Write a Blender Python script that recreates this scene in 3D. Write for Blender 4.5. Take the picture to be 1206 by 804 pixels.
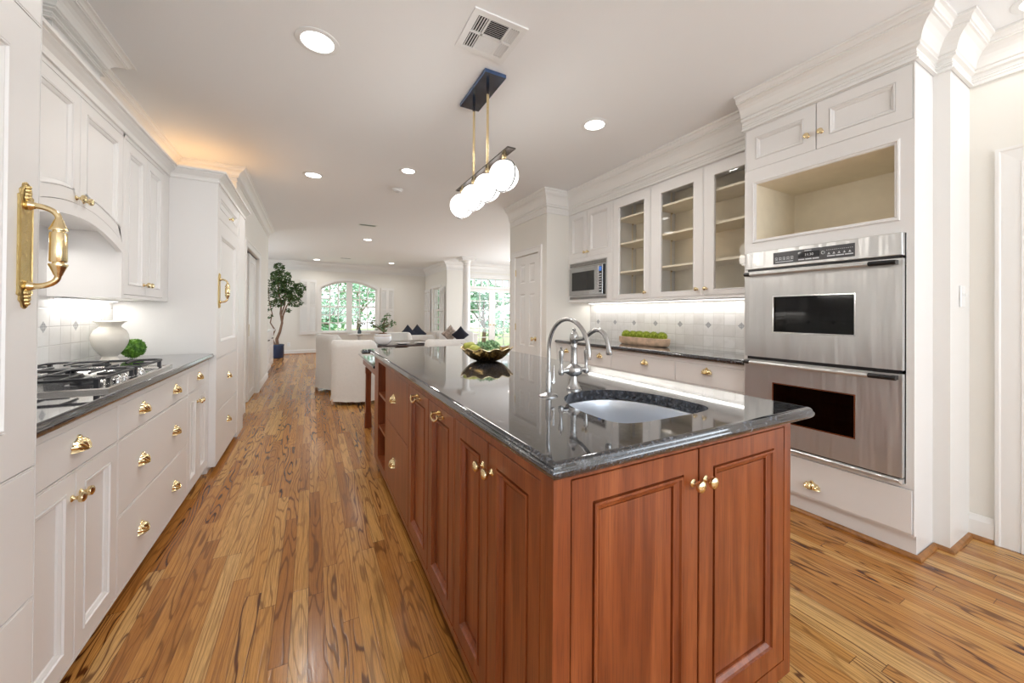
import bpy, bmesh, math, random
from math import pi, sin, cos, radians
from mathutils import Vector, Matrix
from mathutils.geometry import tessellate_polygon

random.seed(7)
S = bpy.context.scene
for o in list(bpy.data.objects):
    bpy.data.objects.remove(o)
COL = S.collection

# ---------------------------------------------------------------- camera
cam_d = bpy.data.cameras.new('camera')
cam = bpy.data.objects.new('camera', cam_d)
COL.objects.link(cam)
cam_d.sensor_width = 36.0
cam_d.lens = 36.0 * 440.647 / 1206
cam_d.shift_y = -34.2 / 1206
cam_d.clip_start = 0.02
yaw, pitch, roll = radians(28.2033), radians(0.30924), radians(-0.42598)
fw = Vector((sin(yaw)*cos(pitch), cos(yaw)*cos(pitch), sin(pitch)))
rt = Vector((cos(yaw), -sin(yaw), 0))
up = rt.cross(fw)
rt2 = rt*cos(roll) - up*sin(roll)
up2 = up*cos(roll) + rt*sin(roll)
cam.matrix_world = Matrix(((rt2.x, up2.x, -fw.x, 0), (rt2.y, up2.y, -fw.y, 0), (rt2.z, up2.z, -fw.z, 1.22), (0, 0, 0, 1)))
S.camera = cam

# ---------------------------------------------------------------- world, exposure, daylight, fill lamps
S.view_settings.view_transform = 'Standard'
S.view_settings.look = 'None'
S.view_settings.exposure = 0.05
S.view_settings.gamma = 1.0
S.view_settings.use_curve_mapping = False
SKY = 1.9
w = bpy.data.worlds.new('sky')
S.world = w
w.use_nodes = True
nt = w.node_tree
bg = nt.nodes['Background']
tc = nt.nodes.new('ShaderNodeTexCoord')
sx = nt.nodes.new('ShaderNodeSeparateXYZ')
rp = nt.nodes.new('ShaderNodeValToRGB')
rp.color_ramp.elements[0].position = 0.0
rp.color_ramp.elements[0].color = (0.95, 0.97, 1.0, 1)
rp.color_ramp.elements[1].position = 0.6
rp.color_ramp.elements[1].color = (0.62, 0.78, 1.0, 1)
nt.links.new(tc.outputs['Generated'], sx.inputs[0])
nt.links.new(sx.outputs['Z'], rp.inputs[0])
nt.links.new(rp.outputs[0], bg.inputs['Color'])
bg.inputs['Strength'].default_value = SKY

sun_d = bpy.data.lights.new('sun', 'SUN')
sun = bpy.data.objects.new('sun', sun_d)
COL.objects.link(sun)
sun_d.energy = 4.0
sun_d.angle = radians(2)
sun.rotation_euler = (radians(28), radians(8), radians(30))
sun_d.color = (1, 0.97, 0.9)

def area(name, loc, rot, sx_, sy_, power, color=(1, 1, 1), spread=180):
    d = bpy.data.lights.new(name, 'AREA')
    d.shape = 'RECTANGLE'
    d.size = sx_
    d.size_y = sy_
    d.energy = power
    d.color = color
    d.spread = radians(spread)
    o = bpy.data.objects.new(name, d)
    o.location = loc
    o.rotation_euler = rot
    COL.objects.link(o)
    return o

# daylight from behind and right at unseen windows; the rest are added fill lamps
DAY = (0.83, 0.925, 1.0)
area('daylight_rear_window', (1.25, -3.40, 1.55), (radians(90), 0, 0), 3.6, 1.9, 16, DAY)
area('ceiling_fill_rear', (1.25, -3.38, 1.3), (radians(128), 0, 0), 3.6, 1.4, 80, DAY)  # added fill lamp, tilted up to brighten the kitchen ceiling
area('ceiling_fill_side', (3.40, -1.8, 0.9), (radians(128), 0, radians(90)), 1.8, 1.2, 26, DAY)  # second upward fill added at the right for the ceiling
area('ceiling_fill_living', (6.3, 7.6, 1.0), (radians(125), 0, radians(90)), 3.2, 1.2, 48, DAY)  # upward fill added for the living area ceiling
area('daylight_side_window', (3.42, -1.8, 1.3), (radians(90), 0, radians(90)), 1.8, 2.1, 5, DAY)
area('living_fill_right', (6.35, 7.6, 1.4), (radians(90), 0, radians(90)), 3.2, 1.8, 48, DAY)  # unseen lamp added to brighten the living area from the right
area('living_fill_left', (-2.75, 10.3, 1.45), (radians(90), 0, radians(-90)), 2.2, 1.5, 38, DAY)  # fill lamp added on the hidden left of the living area

# ---------------------------------------------------------------- materials
def new_mat(name):
    m = bpy.data.materials.new(name)
    m.use_nodes = True
    return m, m.node_tree, m.node_tree.nodes['Principled BSDF']

def flat(name, col, rough=0.5, metal=0.0, bump=0.0, bscale=60, spec=0.5, coat=0.0, emit=None, estr=0, var=0.0):
    m, n, b = new_mat(name)
    b.inputs['Base Color'].default_value = (*col, 1)
    b.inputs['Roughness'].default_value = rough
    b.inputs['Metallic'].default_value = metal
    b.inputs['Specular IOR Level'].default_value = spec
    b.inputs['Coat Weight'].default_value = coat
    b.inputs['Coat Roughness'].default_value = 0.05
    if emit:
        b.inputs['Emission Color'].default_value = (*emit, 1)
        b.inputs['Emission Strength'].default_value = estr
    if bump or var:
        t = n.nodes.new('ShaderNodeTexCoord')
        z = n.nodes.new('ShaderNodeTexNoise')
        z.inputs['Scale'].default_value = bscale
        z.inputs['Detail'].default_value = 4
        n.links.new(t.outputs['Object'], z.inputs['Vector'])
        if bump:
            bp = n.nodes.new('ShaderNodeBump')
            bp.inputs['Strength'].default_value = bump
            bp.inputs['Distance'].default_value = 0.004
            n.links.new(z.outputs['Fac'], bp.inputs['Height'])
            n.links.new(bp.outputs[0], b.inputs['Normal'])
        if var:
            r = n.nodes.new('ShaderNodeValToRGB')
            r.color_ramp.elements[0].position = 0.3
            r.color_ramp.elements[1].position = 0.7
            r.color_ramp.elements[0].color = (*[c*(1-var) for c in col], 1)
            r.color_ramp.elements[1].color = (*[min(1, c*(1+var)) for c in col], 1)
            n.links.new(z.outputs['Fac'], r.inputs[0])
            n.links.new(r.outputs[0], b.inputs['Base Color'])
    return m

class NB:
    """small node-graph helper"""
    def __init__(s, nt): s.nt = nt
    def n(s, t, **kw):
        x = s.nt.nodes.new(t)
        for k, v in kw.items(): setattr(x, k, v)
        return x
    def l(s, a, b): s.nt.links.new(a, b)
    def m(s, op, a, b=None, c=None):
        x = s.n('ShaderNodeMath', operation=op)
        for i, v in enumerate((a, b, c)):
            if v is None: continue
            if isinstance(v, (int, float)): x.inputs[i].default_value = v
            else: s.l(v, x.inputs[i])
        return x.outputs[0]
    def comb(s, a, b, c=0.0):
        x = s.n('ShaderNodeCombineXYZ')
        for i, v in enumerate((a, b, c)):
            if isinstance(v, (int, float)): x.inputs[i].default_value = v
            else: s.l(v, x.inputs[i])
        return x.outputs[0]
    def mix(s, f, a, b, mode='MIX'):
        x = s.n('ShaderNodeMix', data_type='RGBA', blend_type=mode)
        for i, v in ((0, f), (6, a), (7, b)):
            if isinstance(v, (int, float)): x.inputs[i].default_value = v
            elif isinstance(v, tuple): x.inputs[i].default_value = (*v, 1)
            else: s.l(v, x.inputs[i])
        return x.outputs[2]
    def ramp(s, f, stops):
        r = s.n('ShaderNodeValToRGB')
        e = r.color_ramp.elements
        while len(e) < len(stops): e.new(0.5)
        for q, (p, c) in zip(e, stops):
            q.position = p
            q.color = (*c, 1)
        s.l(f, r.inputs[0])
        return r.outputs[0]

def oak_floor():
    m, nt, b = new_mat('oak_floor')
    g = NB(nt)
    tc = g.n('ShaderNodeTexCoord')
    sp = g.n('ShaderNodeSeparateXYZ')
    g.l(tc.outputs['Object'], sp.inputs[0])
    X, Y = sp.outputs[0], sp.outputs[1]
    W = 0.06
    row_f = g.m('DIVIDE', X, W)
    row = g.m('FLOOR', row_f)
    wn = g.n('ShaderNodeTexWhiteNoise', noise_dimensions='1D')
    g.l(row, wn.inputs['W'])
    off = g.m('MULTIPLY', wn.outputs[0], 7.3)
    u = g.m('ADD', g.m('DIVIDE', Y, 1.05), off)
    cell = g.m('FLOOR', u)
    w2 = g.n('ShaderNodeTexWhiteNoise', noise_dimensions='2D')
    g.l(g.comb(row, cell), w2.inputs['Vector'])
    rnd = w2.outputs[0]
    rc = g.n('ShaderNodeSeparateColor')
    g.l(w2.outputs[1], rc.inputs[0])
    # cathedral grain: contour lines of a long stretched noise, different in every board
    n1 = g.n('ShaderNodeTexNoise', noise_dimensions='3D')
    n1.inputs['Detail'].default_value = 1.6
    n1.inputs['Roughness'].default_value = 0.45
    n1.inputs['Scale'].default_value = 1.0
    g.l(g.comb(g.m('MULTIPLY', X, 12.0), g.m('MULTIPLY', Y, 1.15), g.m('MULTIPLY', rnd, 97.0)), n1.inputs['Vector'])
    freq = g.m('ADD', 7.0, g.m('MULTIPLY', rc.outputs[1], 9.0))
    ph = g.m('MULTIPLY', n1.outputs[0], freq)
    n5 = g.n('ShaderNodeTexNoise')
    n5.inputs['Scale'].default_value = 1.0
    n5.inputs['Detail'].default_value = 3
    g.l(g.comb(g.m('MULTIPLY', X, 110.0), g.m('MULTIPLY', Y, 5.0), rnd), n5.inputs['Vector'])
    ph = g.m('ADD', ph, g.m('MULTIPLY', n5.outputs[0], 0.22))
    fr = g.m('FRACT', ph)
    tri = g.m('ABSOLUTE', g.m('SUBTRACT', g.m('MULTIPLY', fr, 2.0), 1.0))
    line = g.ramp(tri, [(0.0, (1, 1, 1)), (0.14, (0.9, 0.9, 0.9)), (0.30, (0.12, 0.12, 0.12)), (0.8, (0, 0, 0))])
    # fine pores
    n2 = g.n('ShaderNodeTexNoise')
    n2.inputs['Scale'].default_value = 1.0
    n2.inputs['Detail'].default_value = 2
    g.l(g.comb(g.m('MULTIPLY', X, 420.0), g.m('MULTIPLY', Y, 16.0), rnd), n2.inputs['Vector'])
    pore = g.ramp(n2.outputs[0], [(0.42, (1, 1, 1)), (0.62, (0, 0, 0))])
    n6 = g.n('ShaderNodeTexNoise')
    n6.inputs['Scale'].default_value = 1.0
    n6.inputs['Detail'].default_value = 1
    g.l(g.comb(g.m('MULTIPLY', X, 190.0), g.m('MULTIPLY', Y, 1.6), g.m('MULTIPLY', rnd, 31.0)), n6.inputs['Vector'])
    streak = g.ramp(n6.outputs[0], [(0.36, (1, 1, 1)), (0.47, (0, 0, 0))])
    # broad tone patches
    n3 = g.n('ShaderNodeTexNoise')
    n3.inputs['Scale'].default_value = 1.0
    g.l(g.comb(g.m('MULTIPLY', X, 9.0), g.m('MULTIPLY', Y, 1.1), rnd), n3.inputs['Vector'])
    base = g.ramp(rnd, [(0.0, FLOOR_C[0]), (0.35, FLOOR_C[1]), (0.75, FLOOR_C[2]), (1.0, FLOOR_C[3])])
    base = g.mix(g.m('MULTIPLY', n3.outputs[0], 0.45), base, FLOOR_C[0])
    amt = g.m('ADD', 0.30, g.m('MULTIPLY', g.m('POWER', rc.outputs[2], 1.4), 0.75))
    lm = g.m('MULTIPLY', line, amt)
    col = g.mix(lm, base, FLOOR_C[4])
    col = g.mix(g.m('MULTIPLY', pore, 0.22), col, FLOOR_C[4])
    col = g.mix(g.m('MULTIPLY', streak, 0.45), col, (0.16, 0.05, 0.010))
    # seams
    fx = g.m('FRACT', row_f)
    ex = g.m('LESS_THAN', g.m('SUBTRACT', 0.5, g.m('ABSOLUTE', g.m('SUBTRACT', fx, 0.5))), 0.014)
    fy = g.m('FRACT', u)
    ey = g.m('LESS_THAN', g.m('SUBTRACT', 0.5, g.m('ABSOLUTE', g.m('SUBTRACT', fy, 0.5))), 0.0012)
    seam = g.m('MAXIMUM', ex, ey)
    col = g.mix(g.m('MULTIPLY', seam, 0.7), col, (0.05, 0.02, 0.008))
    g.l(col, b.inputs['Base Color'])
    b.inputs['Roughness'].default_value = 0.2
    g.l(g.m('ADD', 0.15, g.m('MULTIPLY', n5.outputs[0], 0.14)), b.inputs['Roughness'])
    b.inputs['Specular IOR Level'].default_value = 0.45
    h = g.m('SUBTRACT', g.m('MULTIPLY', line, -0.3), seam)
    nw = g.n('ShaderNodeTexNoise')
    nw.inputs['Scale'].default_value = 3.5
    g.l(tc.outputs['Object'], nw.inputs['Vector'])
    h = g.m('ADD', h, g.m('MULTIPLY', nw.outputs[0], 1.6))
    bp = g.n('ShaderNodeBump')
    bp.inputs['Strength'].default_value = 0.22
    bp.inputs['Distance'].default_value = 0.003
    g.l(h, bp.inputs['Height'])
    g.l(bp.outputs[0], b.inputs['Normal'])
    return m
FLOOR_C = [(0.40, 0.155, 0.028), (0.58, 0.265, 0.065), (0.70, 0.37, 0.105), (0.80, 0.49, 0.18), (0.075, 0.017, 0.002)]

def cherry(name, k=1.0):
    m, nt, b = new_mat(name)
    g = NB(nt)
    tc = g.n('ShaderNodeTexCoord')
    mp = g.n('ShaderNodeMapping')
    mp.inputs['Scale'].default_value = (26, 26, 1.6)
    g.l(tc.outputs['Object'], mp.inputs[0])
    n1 = g.n('ShaderNodeTexNoise')
    n1.inputs['Scale'].default_value = 1
    n1.inputs['Detail'].default_value = 4
    n1.inputs['Distortion'].default_value = 0.6
    g.l(mp.outputs[0], n1.inputs['Vector'])
    mp2 = g.n('ShaderNodeMapping')
    mp2.inputs['Scale'].default_value = (260, 260, 9)
    g.l(tc.outputs['Object'], mp2.inputs[0])
    n2 = g.n('ShaderNodeTexNoise')
    n2.inputs['Scale'].default_value = 1
    n2.inputs['Detail'].default_value = 2
    g.l(mp2.outputs[0], n2.inputs['Vector'])
    n3 = g.n('ShaderNodeTexNoise')
    n3.inputs['Scale'].default_value = 5
    n3.inputs['Detail'].default_value = 3
    g.l(tc.outputs['Object'], n3.inputs['Vector'])
    c = g.ramp(n1.outputs[0], [(0.3, (0.14*k, 0.027*k, 0.006*k)), (0.52, (0.25*k, 0.059*k, 0.015*k)), (0.72, (0.36*k, 0.102*k, 0.031*k))])
    c = g.mix(g.m('MULTIPLY', n3.outputs[0], 0.5), c, (0.22*k, 0.049*k, 0.012*k))
    pore = g.ramp(n2.outputs[0], [(0.36, (1, 1, 1)), (0.5, (0, 0, 0))])
    c = g.mix(g.m('MULTIPLY', pore, 0.35), c, (0.08, 0.014, 0.005))
    g.l(c, b.inputs['Base Color'])
    b.inputs['Roughness'].default_value = 0.32
    b.inputs['Coat Weight'].default_value = 0.25
    b.inputs['Coat Roughness'].default_value = 0.22
    return m

def granite():
    m, nt, b = new_mat('black_granite')
    g = NB(nt)
    tc = g.n('ShaderNodeTexCoord')
    n1 = g.n('ShaderNodeTexNoise')
    n1.inputs['Scale'].default_value = 70
    n1.inputs['Detail'].default_value = 5
    n1.inputs['Roughness'].default_value = 0.7
    g.l(tc.outputs['Object'], n1.inputs['Vector'])
    v = g.n('ShaderNodeTexVoronoi')
    v.inputs['Scale'].default_value = 95
    g.l(tc.outputs['Object'], v.inputs['Vector'])
    n2 = g.n('ShaderNodeTexNoise')
    n2.inputs['Scale'].default_value = 4
    n2.inputs['Detail'].default_value = 3
    g.l(tc.outputs['Object'], n2.inputs['Vector'])
    c = g.ramp(n1.outputs[0], [(0.38, (0.012, 0.012, 0.013)), (0.54, (0.045, 0.046, 0.052)), (0.68, (0.17, 0.18, 0.21))])
    s = g.ramp(v.outputs['Color'], [(0.0, (0, 0, 0)), (0.82, (0, 0, 0)), (0.95, (0.30, 0.36, 0.46))])
    c = g.mix(0.35, c, s, 'ADD')
    c = g.mix(g.m('MULTIPLY', n2.outputs[0], 0.5), c, (0.012, 0.012, 0.016))
    g.l(c, b.inputs['Base Color'])
    b.inputs['Roughness'].default_value = 0.05
    b.inputs['Specular IOR Level'].default_value = 0.6
    b.inputs['Coat Weight'].default_value = 0.7
    b.inputs['Coat Roughness'].default_value = 0.04
    b.inputs['Coat IOR'].default_value = 1.6
    return m

def steel(name, col=(0.62, 0.62, 0.61), rough=0.24, wav=0.35, aniso=0.0):
    m, nt, b = new_mat(name)
    g = NB(nt)
    tc = g.n('ShaderNodeTexCoord')
    mp = g.n('ShaderNodeMapping')
    mp.inputs['Scale'].default_value = (6, 6, 700)
    g.l(tc.outputs['Object'], mp.inputs[0])
    n1 = g.n('ShaderNodeTexNoise')
    n1.inputs['Scale'].default_value = 1
    n1.inputs['Detail'].default_value = 2
    g.l(mp.outputs[0], n1.inputs['Vector'])
    n2 = g.n('ShaderNodeTexNoise')
    n2.inputs['Scale'].default_value = 1.0
    mq = g.n('ShaderNodeMapping')
    mq.inputs['Rotation'].default_value = (0, 0.22, 0)
    mq.inputs['Scale'].default_value = (11, 3, 1.1)
    g.l(tc.outputs['Object'], mq.inputs[0])
    g.l(mq.outputs[0], n2.inputs['Vector'])
    h = g.m('ADD', g.m('MULTIPLY', n1.outputs[0], 0.02), g.m('MULTIPLY', n2.outputs[0], wav))
    bp = g.n('ShaderNodeBump')
    bp.inputs['Strength'].default_value = 0.5
    bp.inputs['Distance'].default_value = 0.02
    g.l(h, bp.inputs['Height'])
    g.l(bp.outputs[0], b.inputs['Normal'])
    b.inputs['Base Color'].default_value = (*col, 1)
    b.inputs['Metallic'].default_value = 0.66
    g.l(g.m('ADD', rough-0.05, g.m('MULTIPLY', n1.outputs[0], 0.1)), b.inputs['Roughness'])
    if aniso:
        tg = g.n('ShaderNodeTangent', direction_type='RADIAL', axis='Z')
        g.l(tg.outputs[0], b.inputs['Tangent'])
        b.inputs['Anisotropic'].default_value = aniso
    return m

def glass(name, tint=(1, 1, 1), refl=0.12):
    m = bpy.data.materials.new(name)
    m.use_nodes = True
    nt = m.node_tree
    nt.nodes.clear()
    g = NB(nt)
    o = g.n('ShaderNodeOutputMaterial')
    t = g.n('ShaderNodeBsdfTransparent')
    t.inputs[0].default_value = (*tint, 1)
    s = g.n('ShaderNodeBsdfGlossy')
    s.inputs['Roughness'].default_value = 0.03
    f = g.n('ShaderNodeFresnel')
    f.inputs[0].default_value = 1.45
    mx = g.n('ShaderNodeMixShader')
    ge = g.n('ShaderNodeNewGeometry')      # thin pane: same reflectance from both sides
    g.l(g.m('ADD', 1.45, g.m('MULTIPLY', ge.outputs['Backfacing'], 1/1.45-1.45)), f.inputs[0])
    g.l(g.m('MULTIPLY', f.outputs[0], refl/0.12), mx.inputs[0])
    g.l(t.outputs[0], mx.inputs[1])
    g.l(s.outputs[0], mx.inputs[2])
    g.l(mx.outputs[0], o.inputs[0])
    return m

def tiles(name, P=0.1, phase=(0.0, 0.037), dia_u=3, dia_off=0.0, dia_z=1.137):
    """square tumbled marble tiles; object x = along the wall, z = up; small grey diamonds every third joint"""
    m, nt, b = new_mat(name)
    g = NB(nt)
    tc = g.n('ShaderNodeTexCoord')
    sp = g.n('ShaderNodeSeparateXYZ')
    g.l(tc.outputs['Object'], sp.inputs[0])
    X = g.m('ADD', sp.outputs[0], phase[0])
    Z = g.m('SUBTRACT', sp.outputs[2], phase[1])
    nn = g.n('ShaderNodeTexNoise')
    nn.inputs['Scale'].default_value = 35
    g.l(tc.outputs['Object'], nn.inputs['Vector'])
    wob = g.m('MULTIPLY', g.m('SUBTRACT', nn.outputs[0], 0.5), 0.003)
    def edge(v):
        f = g.m('FRACT', g.m('DIVIDE', g.m('ADD', v, wob), P))
        return g.m('MULTIPLY', g.m('SUBTRACT', 0.5, g.m('ABSOLUTE', g.m('SUBTRACT', f, 0.5))), P)
    e = g.m('MINIMUM', edge(X), edge(Z))
    w2 = g.n('ShaderNodeTexWhiteNoise', noise_dimensions='2D')
    g.l(g.comb(g.m('FLOOR', g.m('DIVIDE', X, P)), g.m('FLOOR', g.m('DIVIDE', Z, P))), w2.inputs['Vector'])
    base = g.ramp(w2.outputs[0], [(0, (0.76, 0.74, 0.71)), (1, (0.87, 0.86, 0.84))])
    n2 = g.n('ShaderNodeTexNoise')
    n2.inputs['Scale'].default_value = 14
    n2.inputs['Detail'].default_value = 5
    g.l(tc.outputs['Object'], n2.inputs['Vector'])
    base = g.mix(g.m('MULTIPLY', g.ramp(n2.outputs[0], [(0.5, (0, 0, 0)), (0.75, (1, 1, 1))]), 0.4), base, (0.62, 0.59, 0.55))
    grout = g.ramp(g.m('DIVIDE', e, 0.004), [(0.35, (1, 1, 1)), (0.75, (0, 0, 0))])
    col = g.mix(grout, base, (0.66, 0.64, 0.61))
    # diamonds
    R3 = P*dia_u
    fx = g.m('FRACT', g.m('DIVIDE', g.m('ADD', sp.outputs[0], dia_off), R3))
    dx = g.m('MULTIPLY', g.m('ABSOLUTE', g.m('SUBTRACT', fx, 0.5)), R3)
    dz = g.m('ABSOLUTE', g.m('SUBTRACT', sp.outputs[2], dia_z))
    dd = g.m('ADD', dx, dz)
    dia = g.m('LESS_THAN', dd, 0.030)
    rim = g.m('LESS_THAN', dd, 0.034)
    col = g.mix(rim, col, (0.78, 0.77, 0.75))
    ck = g.n('ShaderNodeTexChecker')
    ck.inputs['Scale'].default_value = 1
    ck.inputs['Color1'].default_value = (0.33, 0.33, 0.34, 1)
    ck.inputs['Color2'].default_value = (0.50, 0.50, 0.50, 1)
    g.l(g.comb(g.m('DIVIDE', g.m('ADD', g.m('ADD', sp.outputs[0], dia_off), Z), 0.0141), g.m('DIVIDE', g.m('SUBTRACT', Z, g.m('ADD', sp.outputs[0], dia_off)), 0.0141), 0.5), ck.inputs[0])
    col = g.mix(dia, col, ck.outputs[0])
    g.l(col, b.inputs['Base Color'])
    b.inputs['Roughness'].default_value = 0.42
    bp = g.n('ShaderNodeBump')
    bp.inputs['Strength'].default_value = 0.6
    bp.inputs['Distance'].default_value = 0.003
    g.l(g.m('SUBTRACT', g.m('MULTIPLY', n2.outputs[0], 0.3), grout), bp.inputs['Height'])
    g.l(bp.outputs[0], b.inputs['Normal'])
    return m

def leafy(name, a, bcol, rough=0.5, scale=30):
    m, nt, b = new_mat(name)
    g = NB(nt)
    tc = g.n('ShaderNodeTexCoord')
    n = g.n('ShaderNodeTexNoise')
    n.inputs['Scale'].default_value = scale
    g.l(tc.outputs['Object'], n.inputs['Vector'])
    g.l(g.ramp(n.outputs[0], [(0.35, a), (0.65, bcol)]), b.inputs['Base Color'])
    b.inputs['Roughness'].default_value = rough
    return m

M = {}
M['floor'] = oak_floor()
M['ceiling'] = flat('ceiling_paint', (0.90, 0.90, 0.90), 0.9, bump=0.15, bscale=200)
M['wall'] = flat('wall_paint', (0.82, 0.79, 0.73), 0.75, bump=0.1, bscale=150)
M['cab'] = flat('cabinet_paint', (0.83, 0.81, 0.79), 0.32, bump=0.06, bscale=90)
M['trim'] = flat('trim_paint', (0.84, 0.82, 0.79), 0.35, bump=0.05, bscale=90)
M['inside'] = flat('cabinet_interior', (0.90, 0.81, 0.64), 0.5, var=0.03, bscale=12)
M['brass'] = flat('polished_brass', (0.84, 0.69, 0.41), 0.2, 1.0, bump=0.08, bscale=80)
M['brass_dark'] = flat('aged_brass', (0.58, 0.44, 0.20), 0.3, 1.0, bump=0.5, bscale=120)
M['granite'] = granite()
M['cherry'] = cherry('cherry_wood')
M['cherry_dark'] = cherry('cherry_shadow_rail', 0.45)
M['steel'] = steel('brushed_steel', rough=0.30, aniso=0.7, wav=2.2)
M['steel_sink'] = steel('sink_steel', (0.70, 0.74, 0.80), 0.30, 0.15)
M['nickel'] = flat('brushed_nickel', (0.46, 0.46, 0.46), 0.27, 1.0, bump=0.05, bscale=200)
M['chrome'] = flat('bright_steel', (0.78, 0.78, 0.78), 0.12, 1.0, bump=0.02, bscale=60)
M['black'] = flat('black_plastic', (0.012, 0.012, 0.013), 0.3, bump=0.05)
M['iron'] = flat('cast_iron', (0.022, 0.022, 0.026), 0.38, bump=0.4, bscale=160)
M['black_glass'] = flat('black_glass', (0.008, 0.008, 0.009), 0.04, spec=0.7, var=0.1)
M['glass'] = glass('clear_glass')
M['glass_cab'] = glass('cabinet_glass', (0.995, 0.995, 0.99), 0.13)
M['oven_in'] = flat('oven_enamel', (0.05, 0.05, 0.055), 0.35, var=0.3, bscale=20)
M['panel_grey'] = flat('control_panel_grey', (0.075, 0.075, 0.08), 0.35, var=0.1)
M['led'] = flat('pale_button', (0.72, 0.74, 0.76), 0.4, var=0.03)
M['bluekey'] = flat('blue_display', (0.03, 0.10, 0.35), 0.2, emit=(0.1, 0.3, 0.9), estr=0.5, var=0.1)
M['opal'] = flat('opal_glass_lit', (0.95, 0.95, 0.94), 0.25, emit=(1, 0.97, 0.94), estr=2.6, var=0.01)
M['lens'] = flat('lamp_lens_lit', (1, 1, 1), 0.4, emit=(1, 0.97, 0.93), estr=9, var=0.01)
M['strip'] = flat('light_strip_lit', (1, 1, 1), 0.4, emit=(1, 0.98, 0.95), estr=5, var=0.01)
M['bluedark'] = flat('blued_metal', (0.10, 0.16, 0.30), 0.16, 0.9, var=0.35, bscale=9)
M['bronze'] = flat('dark_bronze', (0.10, 0.085, 0.08), 0.25, 0.9, var=0.2)
M['vase'] = flat('cream_crackle_glaze', (0.74, 0.70, 0.62), 0.28, var=0.07, bscale=9, bump=0.05, coat=0.3)
M['tile_l'] = tiles('marble_tiles_cooktop')
M['tile_r'] = tiles('marble_tiles_right')
M['shoe'] = flat('oak_shoe_moulding', (0.33, 0.14, 0.04), 0.3, var=0.3, bscale=30)
M['linen'] = flat('white_linen', (0.84, 0.83, 0.80), 0.9, bump=0.5, bscale=40, var=0.02)
M['sofa'] = flat('grey_sofa_cloth', (0.66, 0.64, 0.61), 0.9, bump=0.4, bscale=150, var=0.03)
M['navy'] = flat('navy_cushion', (0.014, 0.017, 0.030), 0.9, bump=0.3, bscale=80, var=0.2)
M['taupe'] = flat('patterned_cushion', (0.42, 0.34, 0.29), 0.9, var=0.5, bscale=14)
M['cobalt'] = flat('cobalt_planter', (0.012, 0.035, 0.10), 0.25, var=0.2, coat=0.4)
M['bark'] = flat('tree_bark', (0.22, 0.13, 0.085), 0.85, bump=0.8, bscale=40, var=0.3)
M['leaf'] = leafy('ficus_leaf', (0.022, 0.055, 0.012), (0.085, 0.15, 0.035))
M['leaf2'] = leafy('branch_leaf', (0.06, 0.13, 0.05), (0.16, 0.26, 0.10))
M['box'] = leafy('boxwood_leaf', (0.05, 0.16, 0.015), (0.20, 0.42, 0.05))
M['moss'] = leafy('bright_moss', (0.20, 0.28, 0.02), (0.48, 0.56, 0.08), 0.95, 60)
M['bunch'] = leafy('pale_green_foliage', (0.06, 0.20, 0.08), (0.42, 0.60, 0.33), 0.45, 60)
M['lime'] = flat('yellow_green_pear', (0.36, 0.38, 0.06), 0.5, var=0.25, bscale=25)
M['tray'] = flat('pale_wood_trough', (0.64, 0.45, 0.31), 0.75, var=0.25, bscale=16, bump=0.4)
M['bowl'] = flat('antique_gold_bowl', (0.40, 0.27, 0.10), 0.24, 1.0, var=0.35, bscale=10, bump=0.2)
M['bowl_rim'] = flat('gold_rim', (0.86, 0.72, 0.45), 0.3, 1.0, bump=0.2)
M['darkwood'] = flat('dark_table_wood', (0.06, 0.04, 0.035), 0.22, var=0.25, bscale=12, coat=0.3)
M['white_pot'] = flat('white_glaze', (0.86, 0.86, 0.88), 0.15, var=0.03, coat=0.4)
M['darkpot'] = flat('smoky_glass_vase', (0.05, 0.07, 0.08), 0.1, var=0.2)
M['vent_dark'] = flat('duct_shadow', (0.03, 0.03, 0.03), 0.9, var=0.1)  # near-black colour for the shade behind vent louvers
M['plastic'] = flat('white_plastic', (0.86, 0.86, 0.85), 0.3, var=0.01)
M['lawn'] = leafy('lawn', (0.30, 0.42, 0.16), (0.46, 0.55, 0.26), 0.95, 6)
M['tree_l'] = leafy('garden_leaf', (0.12, 0.32, 0.16), (0.42, 0.66, 0.42), 0.6, 3)
M['patio'] = flat('pale_paving', (0.70, 0.67, 0.62), 0.8, var=0.06, bscale=4)
M['porch'] = flat('porch_blue', (0.42, 0.62, 0.70), 0.7, var=0.03, bscale=5)
M['orange'] = flat('amber_wood_panel', (0.55, 0.28, 0.09), 0.5, var=0.15, bscale=12)
M['greygl'] = flat('grey_display_glass', (0.22, 0.22, 0.23), 0.2, var=0.2)

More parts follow.
